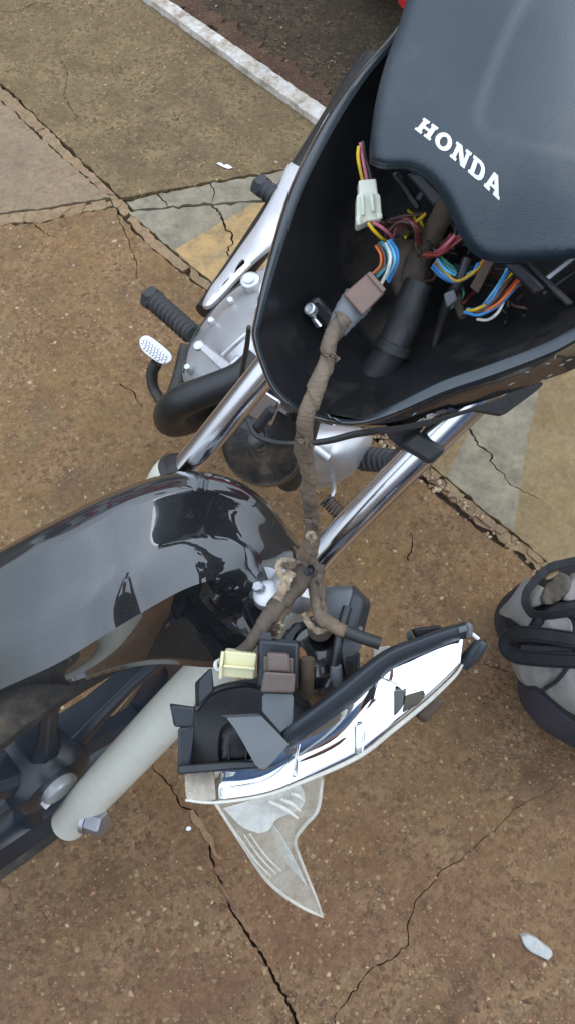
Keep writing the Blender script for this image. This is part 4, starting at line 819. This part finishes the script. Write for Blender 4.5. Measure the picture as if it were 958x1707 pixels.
# black trim along the upper edge
loft('trim_bar', [
 [(462, 1234, .752), (482, 1206, .735), (560, 1146, .722), (636, 1086, .712), (700, 1060, .706), (742, 1045, .702), (776, 1036, .700)],
 [(466, 1238, .742), (488, 1212, .724), (566, 1153, .711), (642, 1093, .701), (704, 1066, .696), (745, 1051, .693), (781, 1041, .692)],
 [(474, 1246, .742), (508, 1222, .728), (584, 1166, .716), (652, 1108, .706), (712, 1080, .70), (752, 1064, .696), (783, 1054, .695)],
 [(478, 1250, .756), (514, 1226, .746), (590, 1172, .736), (656, 1114, .724), (716, 1086, .716), (755, 1070, .71), (784, 1062, .706)]], 'slate_plastic', hl, 7, 4, .003, sharp=60)
tube('trim_tail', [(770, 1108, .732, 13), (788, 1090, .726, 14), (800, 1074, .722, 12), (803, 1068, .722, 8)], 'slate_plastic', hl, 5, 18, .8)
hexa('trim_clip', [(762, 1046, .689), (776, 1042, .688), (778, 1052, .689), (764, 1056, .690)], [(762, 1046, .70), (776, 1042, .70), (778, 1052, .70), (764, 1056, .70)], 'grey_plastic', hl, .001)
hexa('trim_end', [(774, 1036, .690), (787, 1040, .690), (787, 1062, .694), (776, 1066, .694)], [(774, 1036, .71), (787, 1040, .71), (787, 1062, .714), (776, 1066, .714)], 'grey_plastic', hl, .003)
hexa('white_strip', [(782, 1057, .700), (788, 1054, .699), (800, 1064, .702), (795, 1068, .703)], [(782, 1057, .71), (788, 1054, .709), (800, 1064, .712), (795, 1068, .713)], 'letter_white', hl, .001)
hexa('rear_tab', [(676, 1056, .716), (684, 1048, .716), (690, 1068, .716), (680, 1074, .716)], [(676, 1056, .75), (684, 1048, .75), (690, 1068, .75), (680, 1074, .75)], 'slate_plastic', hl, .001)
hexa('rear_tab', [(684, 1048, .722), (730, 1042, .715), (746, 1050, .712), (692, 1066, .722)], [(684, 1048, .74), (730, 1042, .735), (746, 1050, .73), (692, 1066, .74)], 'dusty_plastic', hl, .002)
# lens: side window at the left, thin edge under the reflector and the long pointed piece
lens = sheet('clear_lens', [(308, 1290, 1), (356, 1284, 1), (360, 1334, 1), (330, 1340), (313, 1334), (309, 1318)], [(308, 1290, .768), (356, 1284, .766), (340, 1338, .752)], .004, 'clear_plastic', hl, 10)
sheet('amber_bulb_cover', [(320, 1295), (345, 1292), (347, 1312), (338, 1326), (324, 1322)], [(320, 1295, .786), (345, 1292, .786), (330, 1326, .778)], .01, 'rust', hl, 8, .001, rnd=(8, .005))
tube('lens_rim', [(310, 1334, .743, 2.5), (360, 1338, .738, 2.5), (442, 1326, .738, 3), (508, 1302, .735, 3.5), (596, 1262, .730, 4), (656, 1216, .725, 4), (712, 1170, .719, 4), (756, 1128, .714, 3), (770, 1108, .711, 2)], 'clear_edge', lens, 8, 10)
sheet('lens_wing', [(356, 1336, 1), (440, 1324), (508, 1300), (538, 1288, 1), (537, 1318), (528, 1350), (505, 1378), (492, 1400), (497, 1425), (512, 1462), (526, 1496), (538, 1528, 1), (505, 1513), (470, 1490), (440, 1460), (400, 1400), (374, 1362)], [(360, 1336, .762), (440, 1324, .768), (538, 1290, .772), (536, 1528, .86), (440, 1440, .80), (500, 1400, .80), (430, 1400, .782)], .003, 'clear_plastic', lens, 12)
tube('wing_edge', [(358, 1338, .758, 2.5), (400, 1402, .778, 3), (440, 1462, .806, 3.2), (472, 1492, .83, 3.2), (506, 1514, .847, 3), (537, 1528, .858, 2)], 'clear_edge', lens, 7, 8)
tube('wing_edge', [(537, 1300, .768, 3), (529, 1350, .778, 3.4), (506, 1378, .787, 3.4), (492, 1401, .796, 3.4), (498, 1426, .808, 3), (514, 1466, .828, 2.5), (527, 1498, .843, 2.5), (537, 1528, .858, 2)], 'clear_edge', lens, 7, 8)
sheet('wing_facet', [(372, 1348, 1), (440, 1328), (500, 1308, 1), (508, 1328), (500, 1350), (462, 1366), (448, 1385), (430, 1390, 1), (402, 1378)], [(372, 1348, .760), (500, 1308, .764), (440, 1390, .776)], .002, 'clear_frost', lens, 10)
for k in range(3):
    tube('wing_flute', [(398+k*9, 1394-k*2, .772, 1.2), (424+k*9, 1432-k*3, .786, 1.8), (452+k*8, 1462-k*5, .800, 1.0)], 'clear_edge', lens, 4, 6)
for a, b in (((468, 1332), (500, 1352)), ((448, 1336), (496, 1364)), ((484, 1322), (506, 1336))):
    tube('wing_flute', [(a[0], a[1], .762, 2.5), ((a[0]+b[0])/2+2, (a[1]+b[1])/2-2, .762, 4), (b[0], b[1], .766, 2)], 'clear_edge', lens, 4, 8)
sheet('wing_facet', [(448, 1366, 1), (468, 1392), (492, 1436), (512, 1478, 1), (482, 1446), (462, 1412)], [(448, 1366, .776), (512, 1478, .828), (468, 1412, .798)], .002, 'clear_frost', lens, 10)
hexa('mounting_pad', [(691, 1192, .766), (716, 1160, .76), (742, 1166, .758), (708, 1206, .765)], [(689, 1194, .80), (714, 1158, .795), (744, 1166, .793), (708, 1208, .80)], 'socket_brown', hl, .004)
# housing, open towards the viewer
sheet('housing_floor', [(300, 1200, 1), (326, 1180), (345, 1160), (380, 1142), (440, 1128), (500, 1110), (560, 1110), (590, 1130), (560, 1150), (480, 1216, 1), (462, 1236), (440, 1282, 1), (300, 1288, 1)], [(300, 1200, .83), (400, 1150, .86), (560, 1120, .84), (460, 1236, .80), (300, 1288, .80), (430, 1282, .79)], .01, 'black_plastic', hl, 14)
hexa('housing_wall', [(297, 1214, .752), (326, 1208, .755), (318, 1276, .756), (297, 1288, .754)], [(299, 1214, .82), (322, 1208, .82), (316, 1276, .82), (299, 1288, .82)], 'slate_plastic', hl, .002)
hexa('housing_wall', [(297, 1276, .750), (438, 1266, .748), (434, 1281, .746), (297, 1291, .748)], [(297, 1272, .81), (438, 1262, .81), (434, 1278, .80), (297, 1290, .80)], 'black_plastic', hl, .002)
hexa('housing_tab', [(285, 1176, .750), (325, 1180, .750), (323, 1212, .752), (292, 1212, .752)], [(283, 1172, .775), (326, 1178, .775), (322, 1212, .78), (290, 1210, .78)], 'slate_plastic', hl, .0015)
hexa('housing_tab', [(332, 1136, .755), (354, 1112, .752), (356, 1152, .754), (330, 1178, .758)], [(325, 1138, .78), (350, 1114, .778), (358, 1152, .78), (326, 1180, .785)], 'slate_plastic', hl, .0015)
tube('housing_rim', [(326, 1184, .77, 6), (345, 1160, .775, 6), (372, 1146, .78, 6), (410, 1140, .785, 6), (440, 1146, .79, 5)], 'black_plastic', hl, 5, 10)
sheet('bulb_well', [(364, 1240), (368, 1218), (385, 1206), (410, 1204), (424, 1236), (430, 1262), (400, 1270), (368, 1270)], [(364, 1240, .79), (410, 1204, .80), (400, 1270, .785)], .01, 'black_plastic', hl, 9, .001, rnd=(10, .014))
hexa('housing_rib', [(378, 1240, .776), (382, 1238, .776), (384, 1268, .772), (380, 1270, .772)], [(378, 1240, .80), (382, 1238, .80), (384, 1268, .80), (380, 1270, .80)], 'slate_plastic', hl, .001)
hexa('housing_rib', [(410, 1240, .772), (413, 1239, .772), (412, 1268, .768), (408, 1268, .768)], [(410, 1240, .80), (413, 1239, .80), (412, 1268, .80), (408, 1268, .80)], 'slate_plastic', hl, .001)
sheet('bracket_plate', [(378, 1197, 1), (436, 1194, 1), (481, 1241, 1), (447, 1278), (434, 1281), (425, 1274, 1), (396, 1222)], [(378, 1197, .738), (436, 1194, .734), (436, 1280, .730)], .003, 'grey_plastic', hl, bev=.001)
hexa('bracket_lip', [(366, 1192, .742), (432, 1188, .738), (437, 1194, .736), (379, 1198, .740)], [(366, 1192, .765), (432, 1188, .76), (437, 1194, .758), (379, 1198, .763)], 'slate_plastic', hl, .001)
# relay and its holder
hexa('relay_holder', [(432, 1066, .742), (498, 1072, .738), (496, 1150, .744), (428, 1146, .748)], [(430, 1060, .775), (502, 1068, .77), (500, 1152, .775), (428, 1148, .78)], 'slate_plastic', hl, .003)
hexa('relay_holder_tab', [(433, 1052, .748), (452, 1054, .746), (454, 1070, .745), (432, 1068, .748)], [(433, 1050, .768), (452, 1052, .766), (454, 1070, .765), (432, 1068, .768)], 'slate_plastic', hl, .001)
rel = hexa('relay', [(441, 1120, .712), (491, 1123, .710), (490, 1155, .715), (434, 1154, .717)], [(441, 1118, .745), (492, 1122, .742), (490, 1156, .748), (434, 1154, .75)], 'relay_brown', hl, .002)
hexa('relay_top', [(446, 1088, .722), (480, 1090, .720), (482, 1121, .720), (446, 1120, .722)], [(445, 1086, .745), (481, 1088, .742), (482, 1122, .745), (446, 1120, .747)], 'relay_brown', rel, .002)
hexa('relay_top', [(440, 1094, .730), (488, 1097, .728), (488, 1122, .730), (440, 1119, .732)], [(440, 1094, .745), (488, 1097, .743), (488, 1122, .745), (440, 1119, .747)], 'relay_brown', rel, .001)
sheet('relay_plate', [(441, 1156, 1), (486, 1157, 1), (489, 1164, 1), (488, 1206, 1), (468, 1222, 1), (437, 1186, 1), (437, 1163, 1)], [(441, 1156, .730), (486, 1157, .728), (460, 1220, .734)], .004, 'grey_plastic', hl, bev=.001)
sheet('rust_patch', [(495, 1078), (508, 1086), (510, 1100), (500, 1110), (495, 1104)], [(495, 1078, .745), (510, 1090, .75), (498, 1110, .748)], .004, 'rust', hl, 6, 0)
tube('bulb_socket', [(512, 1098, .745, 12), (511, 1128, .752, 12), (510, 1160, .765, 12)], 'socket_brown', hl, 3, 18, .8, jit=.06)
# round boot and right-hand brackets
ba = camvec(-.1, .5, .85)
lathe('bulb_boot', W(528, 1090, .80), ba, [(.001, -.05), (.040, -.05), (.038, 0), (.036, .006), (.030, .010), (.029, .018), (.022, .022), (.020, .018), (.001, .016)], 'cowl_paint', hl, 36)
lathe('boot_ring', W(533, 1050, .784), ba, [(.001, 0), (.012, 0), (.012, .002), (.008, .003), (.001, .003)], 'tape_dark', hl, 28)
hexa('side_bracket', [(536, 986, .775), (588, 982, .770), (574, 1040, .768), (530, 1040, .772)], [(536, 978, .80), (592, 974, .80), (578, 1040, .80), (530, 1040, .80)], 'grey_plastic', hl, .003)
hexa('side_bracket', [(584, 978, .774), (606, 1000, .772), (590, 1068, .764), (568, 1060, .764)], [(588, 972, .80), (620, 1004, .80), (604, 1068, .80), (572, 1062, .80)], 'slate_plastic', hl, .004)
tube('bracket_edge', [(578, 1012, .760, 8), (570, 1040, .755, 8), (562, 1080, .75, 8), (556, 1118, .752, 8), (562, 1140, .758, 8)], 'black_plastic', hl, 5, 14)
hexa('side_plate', [(560, 1044, .772), (604, 1044, .77), (601, 1078, .77), (576, 1128, .772)], [(560, 1044, .785), (604, 1044, .785), (601, 1078, .785), (576, 1128, .785)], 'grey_plastic', hl, .002)
hexa('side_plate', [(576, 1098, .764), (600, 1086, .764), (598, 1120, .766), (574, 1134, .766)], [(576, 1098, .78), (600, 1086, .78), (598, 1120, .782), (574, 1134, .782)], 'slate_plastic', hl, .002)
tube('adjuster_post', [(583, 1098, .742, 8), (582, 1128, .752, 8), (580, 1150, .762, 10)], 'black_plastic', hl, 3, 16)
tube('bracket_spacer', [(560, 1110, .748, 9), (560, 1124, .752, 11), (562, 1140, .757, 9)], 'grey_plastic', hl, 4, 16)
hexa('clear_clip', [(622, 1080, .762), (650, 1076, .758), (646, 1094, .76), (622, 1108, .765)], [(622, 1080, .78), (650, 1076, .778), (646, 1094, .78), (622, 1108, .785)], 'clear_edge', hl, .001)
# ------------------------------------------------------------------ backpack
bag = thing('backpack', 'grey and black backpack lying on the pavement at the right edge', 'backpack', tuple(G(920, 1120)))
def bagpart(name, O, D, th, m, step=12, rnd=(12, .012), wob=.002, bev=0, bscale=1.): return sheet(name, O, D, th, m, bag, step, bev, rnd=rnd, sharp=70, wob=wob, bscale=bscale)
BF = dfun([(830, 1052, 1.385), (846, 1000, 1.36), (900, 950, 1.36), (960, 930, 1.36), (860, 1070, 1.31), (900, 1060, 1.275), (960, 1040, 1.25), (1040, 1080, 1.24), (900, 1140, 1.30), (960, 1170, 1.28), (930, 1222, 1.38), (1040, 1220, 1.30), (1100, 1000, 1.3)])
def over(off): return lambda P: BF(P)-off
bagpart('body', [(829, 1052), (834, 1010), (860, 976), (885, 963), (905, 950), (958, 936), (1060, 930), (1110, 1060), (1100, 1230), (1020, 1280), (958, 1236), (918, 1210), (884, 1180), (872, 1145), (846, 1095)], over(-.012), .14, 'bag_black', 12, (10, .04), .003, bscale=.74)
bagpart('side_panel', [(836, 1023), (858, 996), (876, 970), (885, 966), (876, 987), (873, 1002), (878, 1017), (889, 1023), (876, 1046), (854, 1033)], over(.006), .02, 'bag_grey', 6, (4, .003), .0035)
bagpart('side_panel', [(890, 975), (906, 981), (905, 993), (901, 1008), (884, 1012), (880, 997)], over(.006), .02, 'bag_grey', 6, (4, .003), .0035)
bagpart('pocket_flap', [(904, 988), (917, 963), (930, 953), (950, 963), (950, 980), (940, 995), (921, 1007), (903, 1007)], over(.012), .02, 'bag_brown', 6, (4, .005), .007)
bagpart('pocket_lining', [(908, 963), (916, 950), (930, 949), (928, 957), (914, 966)], over(.012), .01, 'mortar', 6, None, 0)
bagpart('side_panel', [(938, 999), (950, 972), (960, 957), (985, 960), (975, 990), (955, 1000)], over(.010), .02, 'bag_grey', 6, (4, .003), .0035)
bagpart('side_panel', [(890, 1052), (899, 1035), (921, 1029), (943, 1029), (952, 1039), (951, 1055), (930, 1051)], over(.012), .02, 'bag_grey', 6, (4, .003), .0035)
bagpart('front_pocket', [(860, 1102), (890, 1104), (942, 1112), (935, 1126), (906, 1147), (890, 1143), (875, 1142), (866, 1128)], over(.008), .03, 'bag_grey', 6, (5, .005), .005)
bagpart('front_pocket', [(910, 1151), (930, 1132), (944, 1117), (970, 1106), (1060, 1120), (1080, 1200), (1010, 1215), (958, 1192), (936, 1178)], over(.012), .03, 'bag_grey', 9, (5, .005), .005)
zf = lambda x, y, o: BF([(x, y)])[0]-o
tube('zip_piping', [(x, y, zf(x, y, .014), 3.5) for x, y in ((906, 1149), (926, 1136), (940, 1120), (946, 1106))], 'bag_black', bag, 5, 8)
bagpart('base_roll', [(878, 1146), (905, 1150), (932, 1176), (958, 1196), (1010, 1222), (1020, 1284), (962, 1250), (915, 1224), (884, 1194)], over(-.004), .10, 'bag_purple', 8, (14, .04), bscale=.8)
def strap(pts, wd, m='strap_black', th=.0018, tw=.003):
    """flat webbing: centre line with half width in px"""
    A = catmull(pts, 7); tn = np.gradient(A[:, :2], axis=0); tn /= np.linalg.norm(tn, axis=1)[:, None]+1e-9; nn = np.c_[-tn[:, 1], tn[:, 0]]; v, f = [], []
    for i, p in enumerate(A):
        for s in (-1, -.82, -.74, -.66, .66, .74, .82, 1): v.append(W(p[0]+nn[i, 0]*wd*s, p[1]+nn[i, 1]*wd*s, p[2]+tw*s+.0012*math.sin(i*.7+s)+(.0016 if abs(s) == .74 else 0)))
    for i in range(len(A)-1):
        for s in range(7): f.append((i*8+s, i*8+s+1, i*8+s+9, i*8+s+8))
    return link('strap', v, f, m, bag, 28, (('solid', th),))
def on(pts, off): return [(x, y, zf(x, y, off)) for x, y in pts]
strap(on([(980, 932), (958, 936), (928, 942), (908, 951), (893, 966), (878, 986), (875, 1002), (881, 1017), (894, 1025), (921, 1024), (958, 1018), (1000, 1012)], .022), 7)
strap(on([(1010, 1004), (950, 1010), (925, 1016), (904, 1030), (888, 1046), (868, 1060), (848, 1056), (836, 1040)], .018), 8)
strap(on([(1010, 1072), (958, 1066), (915, 1060), (880, 1056), (852, 1060), (842, 1076), (856, 1092), (890, 1098), (958, 1102), (1010, 1102)], .034), 13)
tube('strap_keeper', [(x, y, zf(x, y, .028), r) for x, y, r in ((870, 1080, 5), (905, 1082, 6), (950, 1084, 5))], 'bag_black', bag, 4, 10)
# ------------------------------------------------------------------ bits on the ground
def gbit(name, O, z, th, m, label, cat, rnd=(5, .002)):
    c = G(*O[0][:2], z+th); d = (c-CAM).dot(FWD); ctrl = []
    for p in (O[0], O[len(O)//3], O[2*len(O)//3]): ctrl.append((p[0], p[1], (G(p[0], p[1], z+th)-CAM).dot(FWD)))
    return tag(sheet(name, O, ctrl, th*.9, m, None, 5, 0, rnd=rnd, sharp=60), label, cat)
gbit('plastic_shard', [(867, 1560, 1), (878, 1557, 1), (893, 1564), (903, 1572, 1), (918, 1583, 1), (920, 1592), (913, 1601, 1), (894, 1592), (884, 1587, 1), (873, 1576)], .001, .006, 'shard_plastic', 'whitish translucent plastic shard lying alone on the concrete near the lower right corner', 'plastic shard')
gbit('paint_chip', [(311, 1380), (316, 1378), (319, 1382), (315, 1385), (311, 1384)], .001, .003, 'letter_white', 'tiny white chip on the concrete beside the crack near the lens tip', 'chip', None)
gbit('paper_scrap', [(361, 272, 1), (368, 271), (373, 275, 1), (380, 274), (388, 279, 1), (381, 281), (372, 278, 1)], .001, .003, 'letter_white', 'small white scrap on the concrete above the grey patched strip', 'scrap', None)
gbit('brick_fragment', [(357, 1446, 1), (364, 1442), (372, 1448, 1), (374, 1457), (366, 1461, 1), (359, 1455)], .0, .0045, 'brick', 'reddish fragment lodged in the ground crack below the lens tip', 'stone')
gbit('brick_fragment', [(364, 1476, 1), (369, 1474), (384, 1494, 1), (396, 1516), (393, 1519, 1), (380, 1503)], .0, .003, 'brick', 'long reddish sliver lying in the crack near the bottom of the photo', 'stone')
gbit('sandy_patch', [(316, 1353, 1), (322, 1350), (329, 1361, 1), (337, 1366), (343, 1384, 1), (354, 1396), (358, 1414, 1), (364, 1430, 1), (357, 1426), (350, 1408, 1), (341, 1398), (333, 1381, 1), (322, 1372)], .0, .0022, 'mortar', 'pale sandy mortar patch lying along the crack beside the headlight lens', 'mortar patch', None)
# ------------------------------------------------------------------ red car parked beyond the kerb
car = thing('parked_car', 'red car parked on the dark road, only a sliver seen at the top edge', 'car', (1.02, 3.86, -.012))
def car_loft(name, rows, m): 
    n = len(rows[0]); v = [Vector(p)+Vector(car.location) for r in rows for p in r]; f = []
    for i in range(len(rows)-1):
        for j in range(n-1): f.append((i*n+j, i*n+j+1, (i+1)*n+j+1, (i+1)*n+j))
    f += [tuple(range(n)), tuple((len(rows)-1)*n+j for j in range(n))]
    return link(name, v, f, m, car, 30, (('bevel', .03),))
xs = [(-1.85, .25, .62, .55), (-1.75, .22, .74, .74), (-1.0, .20, .80, .80), (-.7, .20, .83, .82), (.9, .20, .85, .82), (1.5, .20, .85, .80), (1.78, .22, .78, .75), (1.86, .28, .66, .60)]
rows = [[(y, x, .03) if 0 else (-hw, x, z0), (-hw*1.02, x, (z0+z1)/2), (-hw*.93, x, z1), (hw*.93, x, z1), (hw*1.02, x, (z0+z1)/2), (hw, x, z0)] for x, z0, z1, hw in xs]
car_loft('body', [[(a*1., b, c) for a, b, c in r] for r in rows], 'car_red')
cab = [(-.75, .84, .70, .84), (-.15, .84, .60, 1.30), (.9, .85, .60, 1.32), (1.5, .84, .66, .90)]
car_loft('cabin', [[(-.70, x, .80), (-hw, x, zt), (hw, x, zt), (.70, x, .80)] for x, _, hw, zt in cab], 'car_glass')
for sx in (-.74, .74):
    for yy in (-1.18, 1.18): lathe('wheel', Vector(car.location)+Vector((sx, yy, .29)), Vector((1, 0, 0)), [(.001, -.08), (.2, -.08), (.27, -.085), (.29, -.06), (.29, .06), (.27, .085), (.2, .08), (.001, .07)], 'tyre', car, 32)

# ------------------------------------------------------------------ the photographer, behind the lens, seen only in the chrome
mat('denim', (.12, .19, .32), .85, 0, (.08, .13, .24), 14, bump=.5, bscale=500)
mat('shirt', (.05, .05, .055), .85, 0, (.035, .035, .04), 14, bump=.4, bscale=400)
mat('skin', (.38, .21, .13), .5, 0, (.33, .17, .10), 14)
mat('hair', (.012, .009, .008), .6)
def skinned(name, pts, edges, material, parent, sub=2):
    me = bpy.data.meshes.new(name); o0 = WO[parent.name] if parent else Vector(pts[0][:3]); me.from_pydata([Vector(p[:3])-o0 for p in pts], edges, []); me.update(); me.materials.append(MATS[material])
    o = bpy.data.objects.new(name, me); COL.objects.link(o); md = o.modifiers.new('skin', 'SKIN'); md.use_smooth_shade = True
    for v_, p in zip(me.skin_vertices[0].data, pts): v_.radius = (p[3], p[4] if len(p) > 4 else p[3])
    me.skin_vertices[0].data[0].use_root = True
    sb = o.modifiers.new('sub', 'SUBSURF'); sb.levels = sb.render_levels = sub
    WO[o.name] = o0; o.location = (0, 0, 0) if parent else o0
    if parent: o.parent = parent
    return o
BX, BY = .05, -.52
bp_ = [(BX, BY, .95, .13, .10), (BX, BY+.02, 1.12, .12, .09), (BX, BY+.07, 1.32, .15, .10), (BX, BY+.11, 1.44, .06, .06), (BX, BY+.14, 1.52, .055), (BX, BY+.17, 1.60, .085, .095), (BX, BY+.18, 1.70, .078, .09)]
be_ = [(i, i+1) for i in range(6)]
for sx in (-1, 1):
    k = len(bp_)
    bp_ += [(BX+.09*sx, BY, .88, .085), (BX+.10*sx, BY+.01, .48, .058), (BX+.10*sx, BY-.01, .10, .038), (BX+.11*sx, BY+.09, .035, .03)]
    be_ += [(0, k), (k, k+1), (k+1, k+2), (k+2, k+3)]
    k = len(bp_)
    bp_ += [(BX+.18*sx, BY+.09, 1.38, .05), (BX+.27*sx, BY+.14, 1.15, .04), (BX*.3+.12*sx, BY+.40, 1.40, .028), (BX*.2+.085*sx, BY+.45, 1.46, .03, .018)]
    be_ += [(2, k), (k, k+1), (k+1, k+2), (k+2, k+3)]
    for q_ in range(4):
        bp_ += [(.085*sx-.004*sx*q_, BY+.455+.008*q_, 1.475+.012*q_, .009), (.062*sx, BY+.470+.006*q_, 1.482+.013*q_, .008)]
        be_ += [(k+3, len(bp_)-2), (len(bp_)-2, len(bp_)-1)]
    bp_ += [(.075*sx, BY+.43, 1.47, .010), (.055*sx, BY+.44, 1.488, .009)]; be_ += [(k+3, len(bp_)-2), (len(bp_)-2, len(bp_)-1)]
per = skinned('person', bp_, be_, 'skin', None)
tag(per, 'person in blue jeans and a dark shirt holding the phone, mirrored in the headlight chrome', 'person')
skinned('trousers', [(BX, BY, 1.0, .155, .12), (BX, BY, .93, .15, .12)]+[q for sx in (-1, 1) for q in ((BX+.09*sx, BY, .85, .105), (BX+.10*sx, BY+.01, .48, .085), (BX+.10*sx, BY-.01, .09, .075))], [(0, 1), (1, 2), (2, 3), (3, 4), (1, 5), (5, 6), (6, 7)], 'denim', per)
skinned('shirt', [(BX, BY, .98, .165, .13), (BX, BY+.02, 1.12, .15, .12), (BX, BY+.07, 1.32, .175, .125), (BX, BY+.105, 1.41, .09, .08)]+[q for sx in (-1, 1) for q in ((BX+.18*sx, BY+.09, 1.38, .075), (BX+.235*sx, BY+.115, 1.24, .068))], [(0, 1), (1, 2), (2, 3), (2, 4), (4, 5), (2, 6), (6, 7)], 'shirt', per)
skinned('hair', [(BX, BY+.14, 1.66, .08), (BX, BY+.17, 1.73, .09), (BX, BY+.20, 1.76, .07)], [(0, 1), (1, 2)], 'hair', per)
ph = wbox('phone', CAM-FWD*.012, RIGHT*.036, UPV*.07, FWD*.004, 'satin_black', None, .003)
tag(ph, 'black phone held up behind the lens by the person in jeans', 'phone')
# ------------------------------------------------------------------ shop front across the road, mirrored in the fender
shop = thing('shop_building', 'white shop front with red bands across the road, mirrored in the black fender', 'building', (-4.6, 6.8, -.01))
mat('shop_white', (.72, .72, .70), .7, 0, (.66, .66, .64), 3); mat('shop_red', (.50, .02, .03), .45, 0, (.42, .02, .03), 3)
X, Y_, Z = Vector((1, 0, 0)), Vector((0, 1, 0)), Vector((0, 0, 1)); sb_ = Vector((-4.6, 6.8, 0))
wbox('wall', sb_+Vector((0, 3, 2.2)), X*6, Y_*3, Z*2.2, 'shop_white', shop, .02)
wbox('roof', sb_+Vector((0, 3, 4.46)), X*6.1, Y_*3.1, Z*.05, 'bag_grey', shop, .02)
sg_ = wbox('sign_board', sb_+Vector((0, -.12, 3.5)), X*5.6, Y_*.1, Z*.62, 'shop_white', shop, .02)
wbox('sign_band', sb_+Vector((0, -.25, 4.02)), X*5.6, Y_*.02, Z*.12, 'shop_red', sg_, .005)
wbox('sign_band', sb_+Vector((0, -.25, 2.98)), X*5.6, Y_*.02, Z*.12, 'shop_red', sg_, .005)
for k in range(3):
    lathe('sign_disc', sb_+Vector((-3.6+3.6*k, -.23, 3.5)), -Y_, [(.001, 0), (.30, 0), (.30, .03), (.24, .03), (.24, .02), (.001, .02)], 'shop_red', sg_, 32)
for k in range(4):
    wf = wbox('window', sb_+Vector((-4.2+2.8*k, -.03, 1.5)), X*.9, Y_*.05, Z*.8, 'grey_plastic', shop, .01)
    wbox('pane', sb_+Vector((-4.2+2.8*k, -.09, 1.5)), X*.82, Y_*.012, Z*.72, 'car_glass', wf, .003)
dr = wbox('door', sb_+Vector((-2.8, -.03, 1.05)), X*.42, Y_*.05, Z*1.05, 'shop_red', shop, .01)
